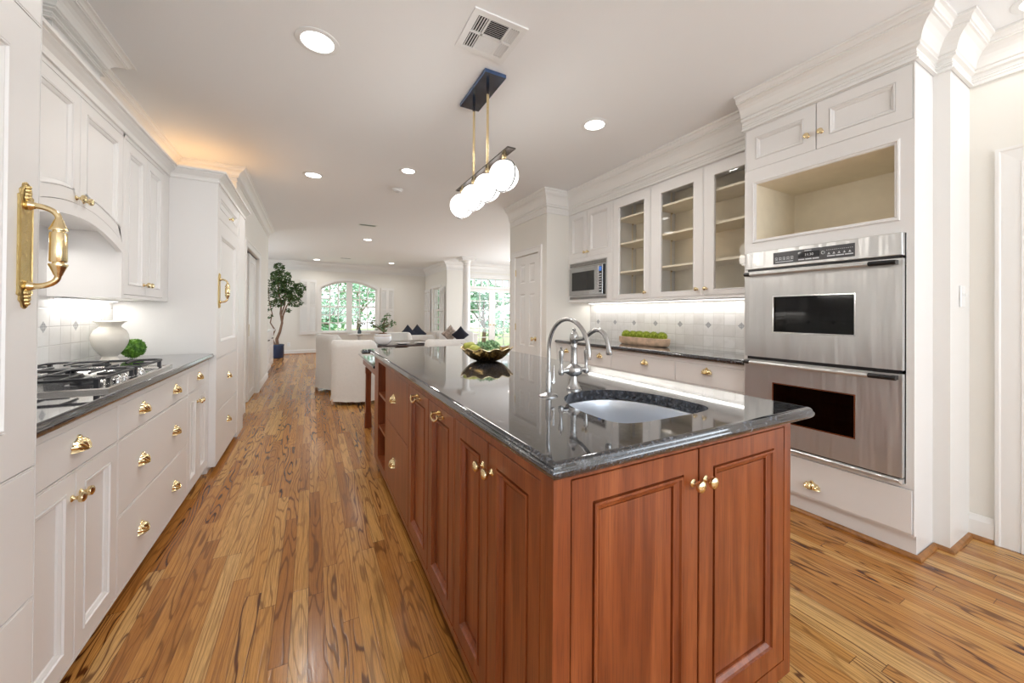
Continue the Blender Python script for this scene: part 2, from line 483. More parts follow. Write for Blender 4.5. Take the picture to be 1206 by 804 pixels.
# ---------------------------------------------------------------- mesh helpers
class MB:
    def __init__(s):
        s.v = []
        s.f = []
    def add(s, vs, fs):
        n = len(s.v)
        s.v += [tuple(p) for p in vs]
        s.f += [tuple(i+n for i in q) for q in fs]
        return s
    def box(s, x0, x1, y0, y1, z0, z1):
        return s.add([(x0, y0, z0), (x1, y0, z0), (x1, y1, z0), (x0, y1, z0), (x0, y0, z1), (x1, y0, z1), (x1, y1, z1), (x0, y1, z1)],
                     [(0, 3, 2, 1), (4, 5, 6, 7), (0, 1, 5, 4), (1, 2, 6, 5), (2, 3, 7, 6), (3, 0, 4, 7)])
    def cbox(s, x0, x1, y0, y1, z0, z1, c=0.004):
        """box with chamfered vertical and top edges"""
        rings = [([(x0+a, y0+a), (x1-a, y0+a), (x1-a, y1-a), (x0+a, y1-a)], z) for a, z in ((c, z0), (0, z0+c), (0, z1-c), (c, z1))]
        return s.loftz(rings)
    def loftz(s, rings, cap=True):
        n = len(rings[0][0])
        vs = [(p[0], p[1], z) for r, z in rings for p in r]
        fs = []
        for k in range(len(rings)-1):
            for i in range(n):
                j = (i+1) % n
                fs.append((k*n+i, k*n+j, (k+1)*n+j, (k+1)*n+i))
        if cap:
            fs.append(tuple(reversed(range(n))))
            fs.append(tuple((len(rings)-1)*n+i for i in range(n)))
        return s.add(vs, fs)
    def loft(s, rings, closed=True, cap=True):
        """rings of 3-D points"""
        n = len(rings[0])
        vs = [p for r in rings for p in r]
        fs = []
        for k in range(len(rings)-1):
            for i in range(n if closed else n-1):
                j = (i+1) % n
                fs.append((k*n+i, k*n+j, (k+1)*n+j, (k+1)*n+i))
        if cap and closed:
            fs.append(tuple(reversed(range(n))))
            fs.append(tuple((len(rings)-1)*n+i for i in range(n)))
        return s.add(vs, fs)
    def lathe(s, prof, c=(0, 0, 0), axis='z', seg=20, cap=True):
        """prof: (radius, height)"""
        rings = []
        for r, h in prof:
            ring = []
            for i in range(seg):
                a = 2*pi*i/seg
                u, v = r*cos(a), r*sin(a)
                if axis == 'z': p = (c[0]+u, c[1]+v, c[2]+h)
                elif axis == 'y': p = (c[0]+u, c[1]-h, c[2]+v)   # height points to -y (out of a front)
                else: p = (c[0]+h, c[1]+u, c[2]+v)
                ring.append(p)
            rings.append(ring)
        return s.loft(rings, True, cap)
    def tube(s, path, r, seg=10, cap=True):
        P = [Vector(p) for p in path]
        R = r if isinstance(r, (list, tuple)) else [r]*len(P)
        t = (P[1]-P[0]).normalized()
        a = Vector((0, 0, 1)) if abs(t.z) < 0.9 else Vector((1, 0, 0))
        u = t.cross(a).normalized()
        rings = []
        for i, p in enumerate(P):
            if i == 0: t = P[1]-P[0]
            elif i == len(P)-1: t = P[-1]-P[-2]
            else: t = (P[i+1]-P[i]).normalized() + (P[i]-P[i-1]).normalized()
            t.normalize()
            u = (u - t*u.dot(t)).normalized()
            v = t.cross(u)
            rings.append([p + (u*cos(2*pi*k/seg) + v*sin(2*pi*k/seg))*R[i] for k in range(seg)])
        return s.loft(rings, True, cap)
    def build(s, name, mat, parent=None, smooth=False, bevel=0.0, seg=1, **tags):
        me = bpy.data.meshes.new(name)
        me.from_pydata(s.v, [], s.f)
        me.update()
        bm = bmesh.new()
        bm.from_mesh(me)
        bmesh.ops.recalc_face_normals(bm, faces=bm.faces)
        bm.to_mesh(me)
        bm.free()
        me.materials.append(mat)
        if smooth:
            me.polygons.foreach_set('use_smooth', [True]*len(me.polygons))
            me.set_sharp_from_angle(angle=radians(38))
        o = bpy.data.objects.new(name, me)
        COL.objects.link(o)
        if bevel:
            b = o.modifiers.new('bevel', 'BEVEL')
            b.width = bevel
            b.segments = seg
            b.limit_method = 'ANGLE'
            b.angle_limit = radians(40)
        if parent: o.parent = parent
        for k, v_ in tags.items(): o[k] = v_
        return o

def inset(poly, d):
    """mitred offset of a ccw polygon towards its inside"""
    n = len(poly)
    out = []
    for i in range(n):
        p0, p1, p2 = Vector(poly[i-1]), Vector(poly[i]), Vector(poly[(i+1) % n])
        a = (p1-p0).normalized()
        b = (p2-p1).normalized()
        na, nb = Vector((-a.y, a.x)), Vector((-b.y, b.x))
        m = (na+nb)
        k = m.dot(na)
        q = p1 + m*(d/k if abs(k) > 1e-6 else 0)
        out.append((q.x, q.y))
    return out

def rect(x0, x1, z0, z1):
    return [(x0, z0), (x1, z0), (x1, z1), (x0, z1)]

def panel(mb, poly, rings, dx=0, dz=0):
    """door/drawer front in the x-z plane, seen from -y; rings = (inset, y)"""
    mb.loft([[(x, y, z) for x, z in inset(poly, d)] for d, y in rings])

DOOR = lambda fr, t=0.02: [(0, t), (0, 0.0015), (0.0015, 0), (fr-0.003, 0), (fr-0.002, 0.004), (fr, 0.004), (fr+0.001, -0.0025), (fr+0.006, -0.0025), (fr+0.008, 0.003), (fr+0.011, 0.0035), (fr+0.019, 0.009), (fr+0.021, 0.014), (fr+0.023, 0.014), (fr+0.024, 0.0125)]
SLAB = [(0, 0.02), (0, 0.002), (0.002, 0)]

def sweep(path, prof, closed=False):
    """mitred moulding: path in xy, prof = (offset to the right of travel, z)"""
    P = [Vector(p) for p in path]
    n = len(P)
    rings = []
    for i in range(n):
        if closed or 0 < i < n-1:
            a = (P[i]-P[i-1]).normalized()
            b = (P[(i+1) % n]-P[i]).normalized()
        elif i == 0: a = b = (P[1]-P[0]).normalized()
        else: a = b = (P[-1]-P[-2]).normalized()
        na, nb = Vector((a.y, -a.x)), Vector((b.y, -b.x))
        m = na+nb
        m = m/m.dot(na)
        rings.append([(P[i].x+m.x*o, P[i].y+m.y*o, z) for o, z in prof])
    mb = MB()
    if closed:
        rings.append(rings[0])
        mb.loft(rings, True, False)
    else: mb.loft(rings, True, True)
    return mb

def slab(outline, holes, rings):
    """horizontal slab with holes; outline ccw; rings = (inset, z) from top inner to bottom inner"""
    mb = MB()
    R = [inset(outline, d) for d, z in rings]
    n = len(outline)
    mb.loft([[(x, y, z) for x, y in r] for r, (d, z) in zip(R, rings)], True, False)
    for r, z in ((R[0], rings[0][1]), (R[-1], rings[-1][1])):
        loops = [[Vector((x, y, 0)) for x, y in r]] + [[Vector((x, y, 0)) for x, y in h] for h in holes]
        tri = tessellate_polygon(loops)
        flatv = [p for l in loops for p in l]
        mb.add([(p.x, p.y, z) for p in flatv], [tuple(t) for t in tri])
    for h in holes:
        mb.loft([[(x, y, rings[0][1]) for x, y in h], [(x, y, rings[-1][1]) for x, y in h]], True, False)
    return mb

def wallmesh(org, ang, outline, holes, th):
    """vertical wall: local x along ang, z up; thickness goes to local +y"""
    mb = MB()
    loops = [[Vector((x, z, 0)) for x, z in outline]] + [[Vector((x, z, 0)) for x, z in h] for h in holes]
    tri = tessellate_polygon(loops)
    fl = [p for l in loops for p in l]
    for y in (0, th):
        mb.add([(p.x, y, p.y) for p in fl], [tuple(t) for t in tri])
    for l in loops:
        mb.loft([[(p.x, 0, p.y) for p in l], [(p.x, th, p.y) for p in l]], True, False)
    c, s_ = cos(ang), sin(ang)
    mb.v = [(org[0]+c*x-s_*y, org[1]+s_*x+c*y, z) for x, y, z in mb.v]
    return mb

def thing(name, label, cat, loc=(0, 0, 0), rz=0.0, group=None):
    o = bpy.data.objects.new(name, None)
    o.empty_display_size = 0.05
    o.location = loc
    o.rotation_euler = (0, 0, rz)
    COL.objects.link(o)
    o['label'] = label
    o['category'] = cat
    if group: o['group'] = group
    return o

def tag(o, label, cat, group=None):
    o['label'] = label
    o['category'] = cat
    if group: o['group'] = group
    return o

def struct(o):
    o['kind'] = 'structure'
    return o

USED = set()


def put(src, parent, loc, rz=0.0, name=None):
    """linked-mesh copy of a prototype part"""
    if src.name in USED:
        o = src.copy()
        COL.objects.link(o)
    else:
        o = src
        USED.add(src.name)
    o.parent = parent
    o.location = loc
    o.rotation_euler = (0, 0, rz)
    return o
# ================================================================= ROOM SHELL
H = 2.74
o = MB().box(-4.2, 6.4, -3.4, 13.0, -0.1, 0).build('floor', M['floor']); struct(o)
o = MB().box(-4.2, 6.4, -3.4, 13.0, H, H+0.1).build('ceiling', M['ceiling']); struct(o)

def wall(name, org, ang, w_, holes=(), th=0.12, z1=H, mat='wall', z0=-0.06):
    holes = [[(x, -0.04 if z == 0 else z) for x, z in h] for h in holes]
    o = wallmesh(org, ang, rect(0, w_, z0, z1), holes, th).build(name, M[mat])
    return struct(o)
# local +y (thickness) is to the left of the travel direction
wall('wall_left', (-1.22, -3.3), pi/2, 8.16)                         # kitchen, behind the cooktop run
wall('wall_return', (-1.34, 4.86), 0, 0.63, th=0.12)                 # stub facing the camera beside the tall cabinet
wall('wall_passage', (-0.71, 4.98), pi/2, 3.22, [rect(0.58, 1.86, 0.0, 2.03)], th=0.13)
wall('wall_living_front', (-2.6, 8.08), 0, 1.76, th=0.12)
wall('wall_living_left', (-2.6, 8.2), pi/2, 4.6, [rect(1.0, 3.2, 0.7, 2.2)])
wall('wall_side_room', (-3.6, 4.86), 0, 2.26)
wall('wall_side_room_left', (-3.6, 4.9), pi/2, 3.3)
wall('wall_side_room_rear', (-3.6, 8.2), 0, 1.0, th=0.1)
arc = []
AX, AR = 1.05, 0.82
for i in range(25):
    t = pi - pi*i/24
    arc.append((AX+AR*cos(t), 1.99+0.235*(1-cos(t)**2)))
far_hole = [(AX-AR, 0.64), (AX+AR, 0.64)] + [(x, z) for x, z in reversed(arc)]
far_local = [(x+2.6, z) for x, z in far_hole]
wall('wall_far', (-2.6, 12.774), 0, 6.2, [far_local], th=0.14)
wall('wall_window_side', (3.45, 12.774), -pi/2, 2.324, [rect(0.92, 1.72, 0.66, 2.03)], th=0.14)
wall('wall_french', (3.59, 10.45), 0, 2.75, [rect(0.46, 2.21, 0.0, 2.35)], th=0.14)
wall('wall_living_right', (6.2, 10.5), -pi/2, 5.7, [rect(1.3, 4.5, 0.5, 2.3)])
wall('wall_right', (3.27, 4.0), -pi/2, 7.4, [rect(3.55, 4.45, 0.0, 2.06), rect(4.9, 6.7, 0.3, 2.3)], th=0.12)
wall('wall_pantry_front', (2.53, 3.83), 0, 0.74, th=0.1)
wall('wall_pantry_side', (2.53, 4.69), -pi/2, 0.76, [rect(0.06, 0.672, 0, 2.015)], th=0.1)
wall('wall_pantry_rear', (2.53, 4.69), 0, 3.8, th=0.1)
wall('wall_rear', (3.4, -3.3), pi, 4.74, [rect(0.35, 3.95, 0.6, 2.5)], th=0.12)
# hidden end of the right wall: pilaster beside the oven cabinet
struct(MB().box(2.94, 3.27, 0.64, 0.702, 0, H).build('wall_pilaster', M['trim']))

# tile backsplashes (thin, on the walls)
o = MB().box(0, 2.11, 0, 0.012, 0.9, 1.62).build('wall_tile_left', M['tile_l'])
o.location = (-1.208, 1.47, 0); o.rotation_euler = (0, 0, pi/2); struct(o)
o = MB().box(0, 2.29, 0, 0.05, 0.9, 1.44).build('wall_tile_right', M['tile_r'])
o.location = (3.22, 3.83, 0); o.rotation_euler = (0, 0, -pi/2); struct(o)

# crown mouldings
def crown_prof(z0, z1, p):
    h = z1-z0
    f = [(0, 0), (0.14, 0.0), (0.14, 0.035), (0.05, 0.06), (0.05, 0.10), (0.09, 0.115), (0.05, 0.13), (0.05, 0.17), (0.09, 0.185), (0.05, 0.20), (0.05, 0.27), (0.20, 0.30), (0.20, 0.35), (0.15, 0.37), (0.24, 0.40),
         (0.26, 0.46), (0.30, 0.53), (0.38, 0.62), (0.50, 0.70), (0.66, 0.76), (0.74, 0.77), (0.74, 0.81), (0.80, 0.82), (0.82, 0.88), (0.90, 0.925), (1.0, 0.94), (1.0, 0.998), (0, 0.998)]
    return [(p*a, z0+h*b) for a, b in f]
n_trim = [0]
def trim(mb, mat='trim', smooth=False):
    n_trim[0] += 1
    return struct(mb.build('trim_%d' % n_trim[0], M[mat], smooth=smooth))
trim(sweep([(2.676, 1.56), (2.676, 0.70), (2.94, 0.70), (2.94, 0.638), (3.272, 0.638), (3.272, -3.3)][::-1][::-1], crown_prof(2.517, H, 0.105)))
def rsweep(path, prof, mat='trim'):
    return trim(sweep(path, prof), mat)
rsweep([(2.53, 4.79), (2.53, 3.83), (2.86, 3.83), (2.86, 1.545)], crown_prof(2.465, H, 0.105))
rsweep([(-1.22, 1.0), (-1.22, 4.86), (-0.71, 4.86), (-0.71, 8.2), (-2.6, 8.2)], crown_prof(2.60, H, 0.095))
rsweep([(-2.6, 8.2), (-2.6, 12.774), (3.45, 12.774), (3.45, 10.45), (6.2, 10.45)], crown_prof(2.50, H, 0.12))
# soffit chase over the cooktop hood with its own crown
struct(MB().box(-1.22, -1.10, 2.60, 3.06, 2.2, H).build('wall_soffit', M['cab']))
rsweep([(-1.22, 2.59), (-1.10, 2.59), (-1.10, 3.06), (-1.22, 3.06)], [(a, b) for a, b in crown_prof(2.60, H, 0.12)])
# small crown on top of the left cabinets
low = [(0, 2.205), (0.010, 2.205), (0.010, 2.215), (0.006, 2.22), (0.010, 2.235), (0.026, 2.25), (0.042, 2.262), (0.042, 2.268), (0.055, 2.270), (0.055, 2.285), (0, 2.285)]
rsweep([(-0.92, 1.474), (-0.92, 3.58), (-0.636, 3.58), (-0.636, 4.86)], low)
# baseboards and oak shoe mouldings
bb = [(0, 0), (0.016, 0), (0.016, 0.10), (0.010, 0.118), (0.006, 0.13), (0, 0.13)]
shoe = [(0, 0), (0.020, 0), (0.019, 0.008), (0.014, 0.016), (0.006, 0.020), (0, 0.021)]
def base(path, n, s=True):
    o = sweep(path, bb).build('baseboard_' + n, M['trim']); struct(o)
    if s: trim(sweep(path, [(a+0.016, b) for a, b in shoe]), 'shoe')
base([(3.27, 0.64), (3.27, 0.55)], 'right')
trim(sweep([(2.705, 1.545), (2.705, 0.698), (2.94, 0.698), (2.94, 0.64), (3.27, 0.64)], shoe), 'shoe')
base([(-2.6, 8.2), (-2.6, 12.774), (3.45, 12.774), (3.45, 10.45), (3.95, 10.45)], 'living')
base([(-0.71, 4.87), (-0.71, 5.465)], 'passage')
base([(-0.71, 6.935), (-0.71, 8.2), (-1.5, 8.2)], 'passage_end')

# ---- openings
def casing(name, org, ang, x0, x1, z1, cw=0.09, mat='trim', bottom=False, z0=0.0, proj=0.02):
    """flat-and-bead casing standing on the room side (local -y)"""
    pr_ = [(0, 0), (0.004, -proj*0.6), (0.012, -proj*0.7), (0.016, -proj*0.5), (cw-0.022, -proj*0.75), (cw-0.016, -proj), (cw-0.002, -proj), (cw, 0)]
    pts = [(x0, z0), (x0, z1), (x1, z1), (x1, z0)]
    mb = MB()
    rings = []
    for i, (x, z) in enumerate(pts):
        sx_ = -1 if i in (0, 1) else 1
        sz_ = 1 if i in (1, 2) else 0
        rings.append([(x+sx_*a, b, z+sz_*a) for a, b in pr_])
    mb.loft(rings, True, True)
    if bottom:
        mb.box(x0-cw, x1+cw, -proj*1.8, 0, z0-0.03, z0)
        mb.box(x0-cw+0.02, x1+cw-0.02, -proj*0.8, 0, z0-0.10, z0-0.03)
    o = mb.build(name, M[mat])
    o.location = (org[0], org[1], 0)
    o.rotation_euler = (0, 0, ang)
    return o

# right doorway (mostly out of frame)
o = casing('trim_doorway_right', (3.27, 0.45), -pi/2, 0.0, 0.9, 2.03, cw=0.10); struct(o)
o = casing('trim_doorway_passage', (-0.71, 5.56), pi/2, 0.0, 1.28, 2.03, cw=0.09); struct(o)
o = casing('trim_pantry_casing', (2.53, 4.63), -pi/2, 0.0, 0.612, 2.015, cw=0.085); struct(o)

def six_panel(name, org, ang, w_, h_, knob=None, rows=((0.12, 0.62), (0.80, 1.50), (1.64, 1.90))):
    root = thing_s(name, org, ang)
    mb = MB()
    xs = [(0.11, w_/2-0.05), (w_/2+0.05, w_-0.11)]
    # slab with recessed raised panels, built as a grid of cells
    X = sorted({0, w_, *[a for p in xs for a in p]})
    Z = sorted({0.008, h_, *[a for p in rows for a in p]})
    for i in range(len(X)-1):
        for j in range(len(Z)-1):
            if (X[i], X[i+1]) in xs and (Z[j], Z[j+1]) in rows:
                panel(mb, rect(X[i], X[i+1], Z[j], Z[j+1]), [(0, 0.035), (0, 0), (0.004, 0.0), (0.012, 0.010), (0.022, 0.011), (0.045, 0.003), (0.047, 0.003)])
            else:
                mb.box(X[i], X[i+1], 0, 0.035, Z[j], Z[j+1])
    mb.build('door_slab', M['trim'], root)
    return root
def thing_s(name, org, ang):
    o = bpy.data.objects.new(name, None)
    o.location = (org[0], org[1], 0); o.rotation_euler = (0, 0, ang)
    COL.objects.link(o); o['kind'] = 'structure'
    return o
pd = six_panel('door_1', (2.545, 4.628), -pi/2, 0.608, 2.01)
def door_knob(parent, x, z):
    mb = MB().lathe([(0.0, 0), (0.030, 0), (0.030, 0.004), (0.024, 0.008), (0.010, 0.012), (0.009, 0.030), (0.020, 0.038), (0.027, 0.050), (0.024, 0.062), (0.012, 0.068), (0.0, 0.069)], (x, 0, z), 'y', 18)
    return mb.build('door_knob', M['brass'], parent, smooth=True)
door_knob(pd, 0.52, 0.907)
for z in (0.25, 1.05, 1.8):
    MB().lathe([(0.006, -0.045), (0.006, 0.045)], (0.0, -0.008, z), 'z', 8).build('hinge', M['brass_dark'], pd, smooth=True)

# pocket door of the passage opening, half drawn out
pk = thing_s('door_2', (-0.747, 6.15), pi/2)
mb = MB()
panel(mb, rect(0, 0.685, 0.01, 2.02), [(0, 0.034), (0, 0), (0.10, 0), (0.104, 0.008), (0.12, 0.010)])
mb.build('door_slab', M['trim'], pk)
mb = MB().box(0.015, 0.045, -0.003, 0.0, 0.90, 1.06)
mb.build('door_pull', M['brass_dark'], pk)
struct(MB().box(-0.80, -0.735, 5.565, 6.835, 2.021, 2.029).build('trim_pocket_track', M['black']))
# door leaf in the right doorway
dr3 = six_panel('door_3', (3.36, 0.45), -pi/2, 0.9, 2.03)

# ---- windows
def muntin_window(name, org, ang, poly, frame, xs, zs, meet=None, mull=None, th=0.06, depth=0.05, mat='trim', bar=0.03):
    root = thing_s(name, org, ang)
    mb = MB()
    pi_ = inset(poly, frame)
    mb.loft([[(x, y, z) for x, z in p] for p, y in ((poly, depth+th), (poly, depth), (pi_, depth), (pi_, depth+th))] , True, False)
    mb.build('window_frame', M[mat], root)
    zt = lambda x: top_of(pi_, x)
    zb = min(z for x, z in pi_)
    bars = MB()
    for x in xs:
        bars.box(x-bar/2, x+bar/2, depth+0.015, depth+0.04, zb, zt(x))
    for z in zs:
        xa, xb = span_at(pi_, z)
        bars.box(xa, xb, depth+0.014, depth+0.041, z-bar/2, z+bar/2)
    bars.build('muntins', M[mat], root)
    if meet:
        xa, xb = span_at(pi_, meet)
        MB().box(xa, xb, depth-0.004, depth+0.05, meet-0.025, meet+0.02).build('meeting_rail', M[mat], root)
    if mull:
        MB().box(mull-0.085, mull+0.085, depth-0.03, depth+th, zb, zt(mull)).build('mullion', M[mat], root)
    g = MB()
    g.loft([[(x, depth+0.025, z) for x, z in pi_], [(x, depth+0.029, z) for x, z in pi_]])
    g.build('pane', M['glass'], root)
    return root
def top_of(poly, x):
    best = -1
    for i in range(len(poly)):
        a, b = poly[i-1], poly[i]
        if min(a[0], b[0])-1e-9 <= x <= max(a[0], b[0])+1e-9 and abs(b[0]-a[0]) > 1e-9:
            best = max(best, a[1]+(b[1]-a[1])*(x-a[0])/(b[0]-a[0]))
    return best
def span_at(poly, z):
    xs = []
    for i in range(len(poly)):
        a, b = poly[i-1], poly[i]
        if (a[1]-z)*(b[1]-z) <= 0 and abs(b[1]-a[1]) > 1e-9:
            xs.append(a[0]+(b[0]-a[0])*(z-a[1])/(b[1]-a[1]))
    return (min(xs), max(xs)) if xs else (0, 0)
W1 = muntin_window('window_1', (0, 12.774), 0, far_hole, 0.045, [0.50, 0.735, 1.36, 1.60], [0.92, 1.16, 1.66, 1.90], 1.42, 1.05)
# arched casing of window 1
mb = MB()
n_ = len(far_hole)
out_ = [(AX-AR-0.08, 0.60), (AX+AR+0.08, 0.60)] + [(AX+(AR+0.08)*cos(pi*i/24), 2.05+0.255*(1-cos(pi*i/24)**2)) for i in range(25)]
mb.loft([[(x, y, z) for x, z in p] for p, y in ((far_hole, 0), (far_hole, -0.02), (out_, -0.028), (out_, 0))], True, False)
mb.box(AX-AR-0.12, AX+AR+0.12, -0.07, 0, 0.605, 0.64)
mb.box(AX-AR-0.08, AX+AR+0.08, -0.02, 0, 0.53, 0.605)
o = mb.build('window_casing', M['trim'], W1)
W2 = muntin_window('window_2', (3.45, 12.774), -pi/2, rect(0.92, 1.72, 0.66, 2.03), 0.04, [1.18, 1.45], [0.9, 1.12, 1.58, 1.80], 1.35)
o = casing('window_casing', (0, 0), 0, 0.92, 1.72, 2.03, cw=0.08, bottom=True, z0=0.66); o.parent = W2

# french doors with transom
W3 = thing_s('door_4', (3.59, 10.45), 0)
mb = MB()
x0, x1 = 0.46, 2.21
for a, b, c, d in ((x0, x0+0.05, 0, 2.35), (x1-0.05, x1, 0, 2.35), (x0+0.05, x1-0.05, 2.30, 2.35), (x0+0.05, x1-0.05, 2.0, 2.07)):
    mb.box(a, b, 0.0, 0.12, c, d)
mb.build('door_frame', M['trim'], W3)
mb = MB()
for k in range(1, 7):
    x = x0+0.05+(x1-x0-0.1)*k/7
    mb.box(x-0.015, x+0.015, 0.04, 0.07, 2.07, 2.30)
mb.build('transom_bars', M['trim'], W3)
MB().box(x0+0.05, x1-0.05, 0.053, 0.057, 2.07, 2.30).build('pane', M['glass'], W3)
xm = (x0+x1)/2
for side, (a, b) in enumerate(((x0+0.052, xm-0.002), (xm+0.002, x1-0.052))):
    mb = MB()
    mb.box(a, a+0.10, 0.03, 0.075, 0.01, 1.998).box(b-0.10, b, 0.03, 0.075, 0.01, 1.998).box(a+0.10, b-0.10, 0.03, 0.075, 1.90, 1.998).box(a+0.10, b-0.10, 0.03, 0.075, 0.01, 0.24)
    leaf = mb.build('door_leaf', M['trim'], W3)
    mb = MB()
    for k in (1,):
        x = a+0.10+(b-a-0.20)*k/2
        mb.box(x-0.014, x+0.014, 0.04, 0.066, 0.24, 1.90)
    for k in range(1, 6):
        z = 0.24+1.66*k/6
        mb.box(a+0.10, b-0.10, 0.039, 0.067, z-0.014, z+0.014)
    mb.build('muntins', M['trim'], leaf)
    MB().box(a+0.10, b-0.10, 0.05, 0.054, 0.24, 1.90).build('pane', M['glass'], leaf)
    xh = (b-0.05) if side == 0 else (a+0.05)
    mb = MB().lathe([(0, 0), (0.022, 0), (0.022, 0.006), (0.009, 0.01), (0.009, 0.04), (0, 0.041)], (xh, 0.03, 0.90), 'y', 12)
    sg = -1 if side == 0 else 1
    mb.tube([(xh, -0.01, 0.90), (xh+sg*0.05, -0.012, 0.90), (xh+sg*0.10, -0.012, 0.895)], 0.008, 8)
    mb.build('door_handle', M['brass'], leaf, smooth=True)
o = casing('door_casing', (0, 0), 0, x0, x1, 2.35, cw=0.09); o.parent = W3

# plantation shutters beside the windows
def shutter(x0, x1, z0, z1, label, loc, rz):
    t = thing('plantation_shutter', label, 'shutter', loc, rz, None)
    fr = 0.055
    xm_ = (x0+x1)/2
    for a, b in ((x0, xm_-0.002), (xm_+0.002, x1)):
        mb = MB()
        mb.box(a, a+fr*0.7, -0.06, -0.03, z0, z1).box(b-fr*0.7, b, -0.06, -0.03, z0, z1)
        for c, d in ((z0, z0+fr*1.6), (z1-fr*1.4, z1), (z0+(z1-z0)*0.50, z0+(z1-z0)*0.50+fr)):
            mb.box(a+fr*0.7, b-fr*0.7, -0.06, -0.03, c, d)
        leaf = mb.build('shutter_leaf', M['trim'], t)
        zmid = z0+(z1-z0)*0.5
        for za, zb in ((z0+fr*1.6, zmid), (zmid+fr, z1-fr*1.4)):
            mb = MB()
            zz = za+0.03
            while zz < zb-0.02:
                mb.loft([[(xx, -0.045-0.022, zz-0.025), (xx, -0.045-0.018, zz-0.027), (xx, -0.045+0.018, zz+0.023), (xx, -0.045+0.014, zz+0.025)] for xx in (a+fr*0.7, b-fr*0.7)])
                zz += 0.052
            mb.build('louvers', M['trim'], leaf)
    return t
shutter(-0.30, 0.135, 0.58, 2.22, 'white louvered shutter folded open left of the arched window, behind the tall potted tree', (0, 12.774, 0), 0)
shutter(1.985, 2.40, 0.58, 2.05, 'white louvered shutter folded open right of the arched window', (0, 12.774, 0), 0)
shutter(0.12, 0.78, 0.62, 2.02, 'white louvered shutter on the far side of the narrow side window', (3.45, 12.774, 0), -pi/2)
shutter(1.80, 2.22, 0.62, 2.02, 'white louvered shutter on the near side of the narrow side window', (3.45, 12.774, 0), -pi/2)

# low wall with the column
struct(MB().cbox(3.05, 3.95, 9.30, 9.70, 0, 0.66, 0.004).build('wall_half', M['trim']))
struct(MB().cbox(3.02, 3.98, 9.27, 9.73, 0.66, 0.70, 0.006).build('trim_ledge', M['trim']))
cx_, cy_ = 3.69, 9.5
mb = MB()
mb.cbox(cx_-0.15, cx_+0.15, cy_-0.15, cy_+0.15, 0.70, 0.75, 0.004)
mb.lathe([(0.13, 0.75), (0.135, 0.77), (0.12, 0.79), (0.11, 0.80), (0.105, 0.83), (0.105, 1.4), (0.09, 2.50), (0.092, 2.52), (0.105, 2.525), (0.105, 2.54), (0.09, 2.55), (0.09, 2.59), (0.12, 2.62), (0.135, 2.64), (0.135, 2.65)], (cx_, cy_, 0), 'z', 28)
mb.cbox(cx_-0.17, cx_+0.17, cy_-0.17, cy_+0.17, 2.65, 2.70, 0.004)
mb.cbox(cx_-0.20, cx_+0.20, cy_-0.20, cy_+0.20, 2.70, H, 0.004)
o = mb.build('column', M['trim'], smooth=True)
tag(o, 'round white column with a square capital standing on the low wall', 'column')

# ================================================================= OUTSIDE
o = MB().box(-14, 24, 13.2, 40, -0.35, -0.25).build('lawn_ground', M['lawn']); struct(o)
o = MB().box(3.7, 12, 10.7, 13.2, -0.30, -0.12).build('patio_paving', M['patio']); struct(o)

def leaf_cloud(mb, c, r, n, size, rnd, flat_=0.6, elong=1.9):
    for _ in range(n):
        while True:
            d = Vector((rnd.uniform(-1, 1), rnd.uniform(-1, 1), rnd.uniform(-1, 1)))
            if 0.15 < d.length < 1: break
        d = d.normalized()*(d.length**0.5)
        p = Vector((c[0]+d.x*r[0], c[1]+d.y*r[1], c[2]+d.z*r[2]))
        a = Vector((rnd.gauss(0, 1), rnd.gauss(0, 1), rnd.gauss(0, 1)*flat_)).normalized()
        b = a.cross(Vector((rnd.gauss(0, 1), rnd.gauss(0, 1), rnd.gauss(0, 1)))).normalized()
        s_ = size*rnd.uniform(0.6, 1.3)
        nrm = a.cross(b)
        mb.add([p-a*s_*elong/2, p+b*s_/2+nrm*s_*0.12, p+a*s_*elong/2, p-b*s_/2+nrm*s_*0.12], [(0, 1, 2), (0, 2, 3)])

rnd = random.Random(11)
trees = [((-1.6, 20.5), 3.4, 1.9, 'leafy garden tree outside the arched window, far left of the view'),
         ((0.6, 18.2), 2.5, 1.35, 'rounded garden shrub low behind the left panes of the arched window'),
         ((2.2, 21.5), 3.9, 2.0, 'tall garden tree behind the middle of the arched window'),
         ((5.9, 19.2), 3.0, 1.3, 'slim garden tree seen through the narrow side window'),
         ((7.0, 15.8), 2.6, 1.2, 'garden tree outside the left french door'),
         ((9.2, 15.0), 1.2, 0.8, 'low garden bush outside the right french door')]
for (x, y), h, r, lab in trees:
    t = thing('garden_tree', lab, 'tree', (x, y, -0.25))
    mb = MB()
    mb.tube([(0, 0, 0), (0.05, 0.03, h*0.3), (-0.04, 0, h*0.6), (0.02, 0, h*0.8)], [0.12, 0.09, 0.06, 0.02], 8)
    for k in range(5):
        a = k*1.3
        mb.tube([(0, 0, h*0.35), (cos(a)*r*0.4, sin(a)*r*0.4, h*0.6), (cos(a)*r*0.7, sin(a)*r*0.7, h*0.8)], [0.05, 0.03, 0.01], 6)
    mb.build('trunk', M['bark'], t, smooth=True)
    mb = MB()
    for k in range(10):
        c = (rnd.uniform(-1, 1)*r*0.6, rnd.uniform(-1, 1)*r*0.6, h*rnd.uniform(0.3, 0.98))
        leaf_cloud(mb, c, (r*0.5, r*0.5, h*0.18), 95, 0.13, rnd)
    mb.build('crown', M['tree_l'], t)
struct(MB().box(3.7, 9.0, 10.62, 13.2, 2.55, 2.65).build('ceiling_porch', M['porch']))
# neighbouring white wall section seen through the windows
struct(MB().box(2.6, 3.6, 16.0, 16.3, -0.3, 3.2).build('wall_garden', M['patio']))
